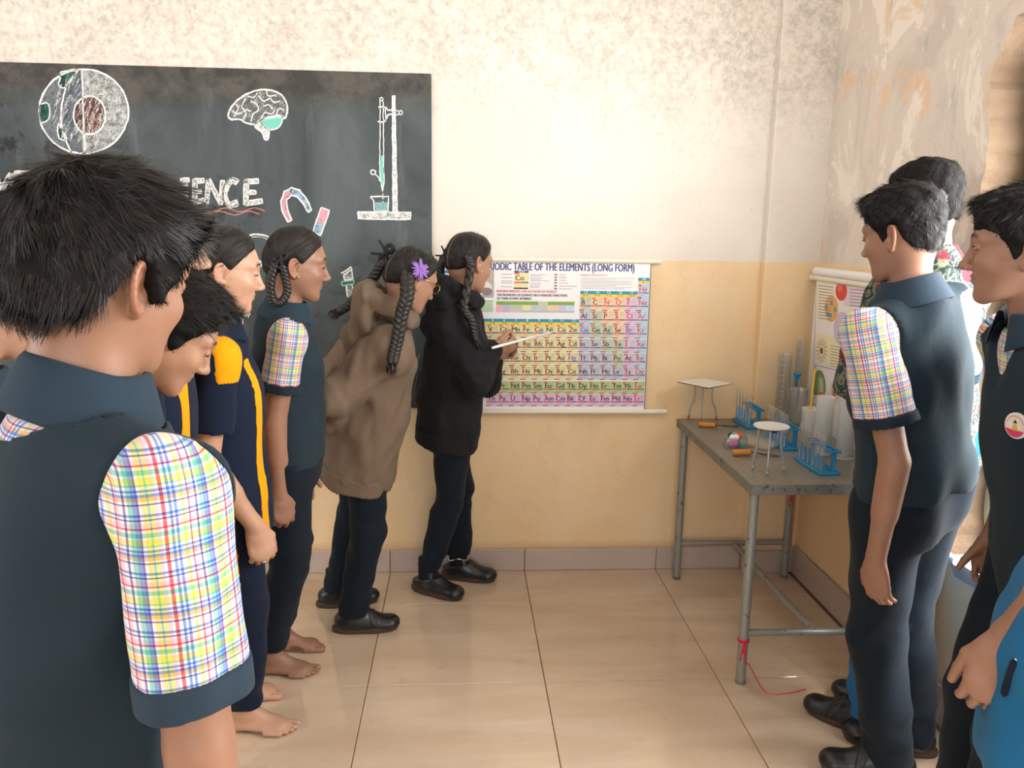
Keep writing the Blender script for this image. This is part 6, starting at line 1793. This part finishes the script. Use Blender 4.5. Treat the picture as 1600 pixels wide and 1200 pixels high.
def pants(p, seed, stripe='RL'):
    o = p.trousers(MAT['navy_pe'], (.084, .064, .050), seed=seed, hem=.075, top=-.06); J = p.J
    for m, sg in (('R', -1), ('L', 1)):
        if m not in stripe: continue
        L2 = p.l*sg; c = (J['hp'+m]+J['an'+m])/2
        ax = nrm(J['an'+m]-J['hp'+m]); w_ = nrm(np.cross(ax, L2))
        patch(p, 'leg_stripe', p.trf, 'yellow', [(c+w_*.019, w_), (c-w_*.019, -w_), (c+L2*.012, -L2)], parent=o, h=.006)
h = Head(A(349, 423, 2.20), 17, 10, 0, .96)
J = skel(h.c, A(350, 745, 2.22), 18, 1.5, {'R': at(380, 1140, Z=0), 'L': at(360, 1090, Z=0)}, {'R': A(398, 822, 2.08), 'L': A(390, 800, 2.38)}, hpole={'R': V3(-.9, -.35, 0), 'L': V3(-1, .3, 0)})
p = Person('girl in navy and yellow sports kit with smooth tied-back hair', 'light', J, h, 18, 'girl'); report('kit girl', J, h)
p.body(.2, {'R': dict(d=nrm(V3(.22, .0, -1)), n=nrm(V3(-.5, .8, 0)), curl=(.45, .6, .4), spread=.02, thumb=(1, .05, .3)), 'L': dict(d=nrm(V3(.2, -.1, -1)), n=nrm(V3(0, -1, 0)), curl=(.35, .4, .3))}, {'R': V3(1, -.08, 0), 'L': V3(1, .05, 0)}, neck_r=.043, smile=1)
p.hair(h=.0032); kit(p, 31); pants(p, 33); neckcollar(p, 'navy_pe', up=.020)
for sg in (-1, 1):
    bow(p, h.W(-.062, sg*.078, .0), h.u+h.f*.3, V3(0, sg, 0), .026, seed=6)
    braid('braid', [h.W(-.064, sg*.064, .01), h.W(-.078, sg*.076, -.04), h.W(-.085, sg*.08, -.12), h.W(-.085, sg*.08, -.2)], .017, MAT['braid'], p.o, 8, .7)
ear_stud(p, 'R')
w_ = p.tips['R'][1]; bs = J['wrR']+nrm(V3(.22, .0, -1))*.088
MB().tube([bs+V3(.010*math.cos(a), .004, .010*math.sin(a)) if 0 else bs+V3(.0098*math.cos(a), -.0+.0098*math.sin(a), -.012) for a in np.linspace(0, 2*PI, 18)], .0015, 6).build('ring', MAT['silver'], p.o, True)

# ---- girl almost hidden behind the nearest boy, only nose and lips showing
h = Head(A(249, 387, 1.84), 18, 6, 0, .95)
J = skel(h.c, A(218, 805, 1.84), 15, 1.5, {'R': (-.80, 1.77), 'L': (-.80, 1.93)})
p = Person('girl with a nose stud, her face just showing past the nearest boy\'s hair', 'light', J, h, 15, 'girl'); report('nose girl', J, h)
p.body(.3, {m: dict(d=V3(.1, 0, -1), n=V3(0, 1 if m == 'R' else -1, 0)) for m in 'RL'}, {'R': V3(1, 0, 0), 'L': V3(1, 0, 0)}, neck_r=.043, hd_=.006); p.hair(h=.0045); kit(p, 41); pants(p, 43, 'R'); neckcollar(p, 'navy_pe', up=.020)
MB().ball(h.W(.101, -.0185, -.031), .0028, 10, 7).build('nose_stud', MAT['silver'], p.o, True)

# ---- boy stooping between them
h = Head(A(260, 521, 1.50), 22, 34, 0, .88)
J = skel(h.c, A(100, 975, 1.46), 15, 1.42, {'R': (-.95, 1.38), 'L': (-.95, 1.54)}, nb=(.085, .125))
p = Person('boy with thick wavy hair stooping forward beside the nearest boy', 'mid', J, h, 15, 'boy'); report('stooping', J, h)
p.body(.3, {m: dict(d=V3(.1, 0, -1), n=V3(0, 1 if m == 'R' else -1, 0)) for m in 'RL'}, {'R': V3(1, 0, 0), 'L': V3(1, 0, 0)}, neck_r=.044, hd_=.006); p.hair(9000, (.024, .04), .0011, lift=.12, seed=12, noise=.3, tkmin=.6); kit(p, 51); pants(p, 53, 'R'); neckcollar(p, 'navy_pe', up=.020)
# ---- nearest boy, seen from behind
h = Head(A(160, 434, .93), 58, 14, 2, .935)
J = skel(h.c, A(85, 1290, .90), 50, 1.6, {'R': (-.42, .70), 'L': (-.50, .92)}, {'R': A(345, 1440, .79)}, neck=A(122, 648, .90), shw=.140, el={'R': A(312, 1165, .78)}, drop=.062, sh={'R': A(263, 772, .80)})
p = Person('nearest boy in plaid shirt and dark vest, seen from behind', 'deep', J, h, 50, 'mop'); report('near boy', J, h)
p.body(.5, {'R': dict(d=nrm(V3(.15, .1, -1)), n=nrm(V3(-.8, .6, 0)))}, hh=.0026, neck_r=.053)
p.hair(20000, (.028, .052), .0011, .003, .13, 21, noise=.16, tkmin=.75, down=.75, whorl=(-.045, .0, .10))
shirt_torso(p, .010); vest(p, .023, hem=-.16, seed=7, fold=.008, arm=.060, scoop=.098, vdepth=.16); sleeve(p, 'R', r0=.054, r1=.0585, upto=.80, cuff='navy_trim', cw=.036, h=.0042, ref=V3(.5, -.85, 0), fold=.0035); sleeve(p, 'L', r0=.052, r1=.066, upto=.72)
neckcollar(p, up=.030, rt=(.060, .057), rb=(.090, .085), h=.044, drop=.03)
p.trousers(MAT['trouser_navy'], top=-.12)

# ---- boy cut by the left edge
h = Head(A(-56, 440, 1.10), 68, 8, 0, .92)
J = skel(h.c, A(-75, 1150, 1.09), 68, 1.52, {'R': (-.76, 1.02), 'L': (-.86, 1.14)})
p = Person('boy in plaid shirt cut off by the picture\'s left edge', 'mid', J, h, 68, 'fade'); report('edge boy', J, h)
p.body(.3, {'R': dict(d=V3(.1, 0, -1), n=V3(0, 1, 0))}, hd_=.006); p.hair(3500, (.016, .03), lift=.2, seed=31); shirt_torso(p); vest(p, seed=9); sleeve(p, 'R'); sleeve(p, 'L'); neckcollar(p); p.trousers(MAT['trouser_navy'], seed=61, top=-.10)

# ---- boy in vest by the table, back to the camera
h = Head(A(1411, 368, 1.94), 124, 12, 0, .95)
J = skel(h.c, A(1424, 748, 1.95), 116, 1.58, {'L': at(1385, 1215, Z=0), 'R': (1.34, 2.10)}, {'L': A(1368, 876, 1.82), 'R': (1.30, 2.06, .86)}, el={'L': A(1398, 722, 1.80), 'R': (1.34, 2.08, 1.06)}, shw=.155, nb=(.03, .145))
p = Person('boy in plaid shirt and dark vest standing at the table, back turned', 'deep', J, h, 116, 'fade'); report('table boy', J, h)
p.body(.3, {'L': dict(d=nrm(V3(.16, .0, -1)), n=nrm(V3(.85, .5, .1)), curl=(.28, .42, .3), thumb=(.85, .35, .35), spread=.03), 'R': dict(d=V3(-.2, .2, -1), n=V3(-1, 0, 0))}, hh=.0028, neck_r=.047)
p.hair(14000, (.020, .034), .0010, .003, .10, 41, noise=.12, tkmin=.7, whorl=(-.07, .0, .075))
shirt_torso(p); vest(p, .024, hem=-.005, seed=19, fold=.007, flare=.018, wide=1.05); sleeve(p, 'L', r0=.058, r1=.074, upto=.70, cuff='navy', h=.0048, ref=V3(-.55, -.83, 0), fold=.004); sleeve(p, 'R', r0=.055, r1=.068); neckcollar(p, up=.026)
p.trousers(MAT['trouser_navy'], (.090, .074, .068), seed=71, fold=.006, top=.02, e=.004)
p.shoes({'L': V3(-.95, .30, 0), 'R': V3(-.9, .4, 0)}, 'velcro', .26)

# ---- taller boy in the dark patterned shirt behind him
h = Head(A(1447, 322, 2.25), 108, 10, 0, .98)
J = skel(h.c, A(1452, 655, 2.25), 104, 1.66, {'R': (1.38, 2.28), 'L': (1.25, 2.20)}, {'L': A(1425, 600, 2.36), 'R': (1.36, 2.34, .90)}, el={'L': A(1336, 594, 2.27), 'R': (1.39, 2.26, 1.08)}, shw=.132)
p = Person('tallest boy in a dark floral shirt and jeans, mostly hidden', 'mid', J, h, 104, 'fade', shape=.84); report('floral', J, h)
p.body(.3, {'L': dict(d=V3(-.2, .9, -.3), n=V3(.2, 0, -1)), 'R': dict(d=V3(-.3, .9, -.3), n=V3(-.2, 0, -1))}, hd_=.006); p.hair(8000, (.016, .028), .0010, lift=.12, seed=51, noise=.12, tkmin=.7)
fd = p.torso_field(.024, -.16, 1, .005, .005, 81, .006)
for m in 'RL':
    fd.add(cone(J['sh'+m], J['el'+m], .062, .060), .03); fd.add(cone(J['el'+m], J['el'+m]+(J['wr'+m]-J['el'+m])*.35, .060, .056), .02)
fd.disp(waves(83, (14,), (.004,))); p.mesh('floral_shirt', fd, MAT['floral']); neckcollar(p, 'floral', up=.028)
p.trousers(MAT['jeans'], (.09, .07, .062), seed=85); p.shoes({'R': V3(-.7, .7, 0), 'L': V3(-.7, .7, 0)}, 'velcro', .26)

def badge(vo, u, v):
    c, n = surf(vo, u, v)
    if c is None: return
    t1 = nrm(np.cross(V3(0, 0, 1), n)); t2 = np.cross(n, t1); r = .0265
    b = MB(); R_ = np.stack([t1, t2, n], 1)
    b.lathe([(0, -.004), (r, -.004), (r, .0005), (r*.97, .0015), (0, .002)], 32, c+n*.004, R_); bo_ = b.build('badge', MAT['white_plastic'], vo, 'auto'); bo_['label'] = 'round white badge with a small printed figure'
    g = Flat(c+n*.0065, t1*.05, -t2*.05, n)
    g.oval(0, 0, .47, .47, srgb('ecd3c6'), .0001); g.oval(0, -.02, .33, .33, srgb('dfe0cf'), .0003)
    th = np.radians(np.linspace(200, 340, 20)); g.poly([(.46*math.cos(a), -.46*math.sin(a)) for a in th], srgb('d2416a'), .0004)
    for a in np.radians(np.linspace(20, 160, 13)): g.stroke([(.37*math.cos(a), -.37*math.sin(a)), (.40*math.cos(a), -.40*math.sin(a)), (.43*math.cos(a), -.43*math.sin(a))], .0022, srgb('d98a6a'), .0004)
    g.poly([(-.15, .18), (.17, .18), (.10, -.02), (-.08, -.02)], srgb('e0b13c'), .0005); g.oval(.01, -.08, .085, .11, srgb('d9ad98'), .0006); g.poly([(-.09, -.12), (.11, -.12), (.05, -.21), (.01, -.26), (-.04, -.21)], srgb('35304a'), .0007)
    g.build('badge_print', MAT['print'], bo_)
# ---- boy at the right edge, in profile
h = Head(A(1597, 390, 1.58), 147, 4, 0, .97)
J = skel(h.c, A(1655, 850, 1.58), 170, 1.56, {'R': (1.18, 1.62), 'L': (1.16, 1.46)}, {'R': A(1552, 838, 1.76), 'L': (1.12, 1.30, .78)}, el={'R': A(1604, 695, 1.78)})
p = Person('boy in profile with a round badge on his vest by the window', 'deep', J, h, 170, 'fade'); report('badge boy', J, h)
p.body(.95, {'R': dict(d=nrm(V3(-.05, 0, -1)), n=nrm(V3(-.4, -.9, 0)), curl=(.6, .7, .5)), 'L': dict(d=V3(-.1, 0, -1), n=V3(-.3, .9, 0))}, hh=.0026, neck_r=.046)
p.hair(12000, (.02, .036), .0011, .003, .13, 61, noise=.14, tkmin=.7)
shirt_torso(p); vo = vest(p, .024, hem=-.14, seed=29, fold=.004, vdepth=.15); badge(vo, 1590, 665); sleeve(p, 'R'); sleeve(p, 'L'); neckcollar(p, up=.026)
p.trousers(MAT['trouser_navy'], (.09, .072, .064), seed=91); p.shoes({'R': V3(-1, -.2, 0), 'L': V3(-1, -.3, 0)}, 'velcro', .26)

# ---- figure in a blue jacket cut by the right edge
h = Head(at(1850, 330, Y=.98), 140, 5, 0, .97)
J = skel(h.c, A(1745, 1010, 1.02), 150, 1.58, {'R': (.98, 1.10), 'L': (.88, .98)}, {'L': A(1572, 1000, 1.06)}, el={'L': A(1720, 845, .98)})
p = Person('person in a bright blue zip jacket cut off by the right edge', 'deep', J, h, 150, 'fade'); report('jacket', J, h)
p.body(.3, {'L': dict(d=nrm(V3(-.2, .0, -1)), n=nrm(V3(.5, .85, 0)), curl=(.35, .5, .4), hs=.95, spread=.02, thumb=(.95, .15, .3))}); p.hair(1500, seed=71)
fd = p.torso_field(.035, -.22, 1, .0, .006, 95, .025)
for m in 'RL':
    fd.add(cone(J['sh'+m], J['el'+m], .066, .060), .03); fd.add(cone(J['el'+m], J['el'+m]+(J['wr'+m]-J['el'+m])*.3, .060, .055), .02)
jo = p.mesh('jacket', fd, MAT['jacket_blue']); neckcollar(p, 'jacket_blue', up=.024)
p.trousers(MAT['trouser_navy'], seed=97)

c_, n_ = surf(jo, 1576, 1062)
if c_ is not None:
    a_ = [surf(jo, 1588, 1030), surf(jo, 1577, 1060), surf(jo, 1569, 1088)]
    if all(x[0] is not None for x in a_):
        m = MB(); m.tube(spline([x[0]+x[1]*.001 for x in a_], 12), [.002]+[.0055]*10+[.002], 8); zo = m.build('pocket_opening', MAT['sock'], jo, True)
        m = MB(); m.tube(spline([x[0]+x[1]*.0045+CR*.004 for x in a_], 12), .0022, 6); m.build('zip', MAT['white_plastic'], jo, True)
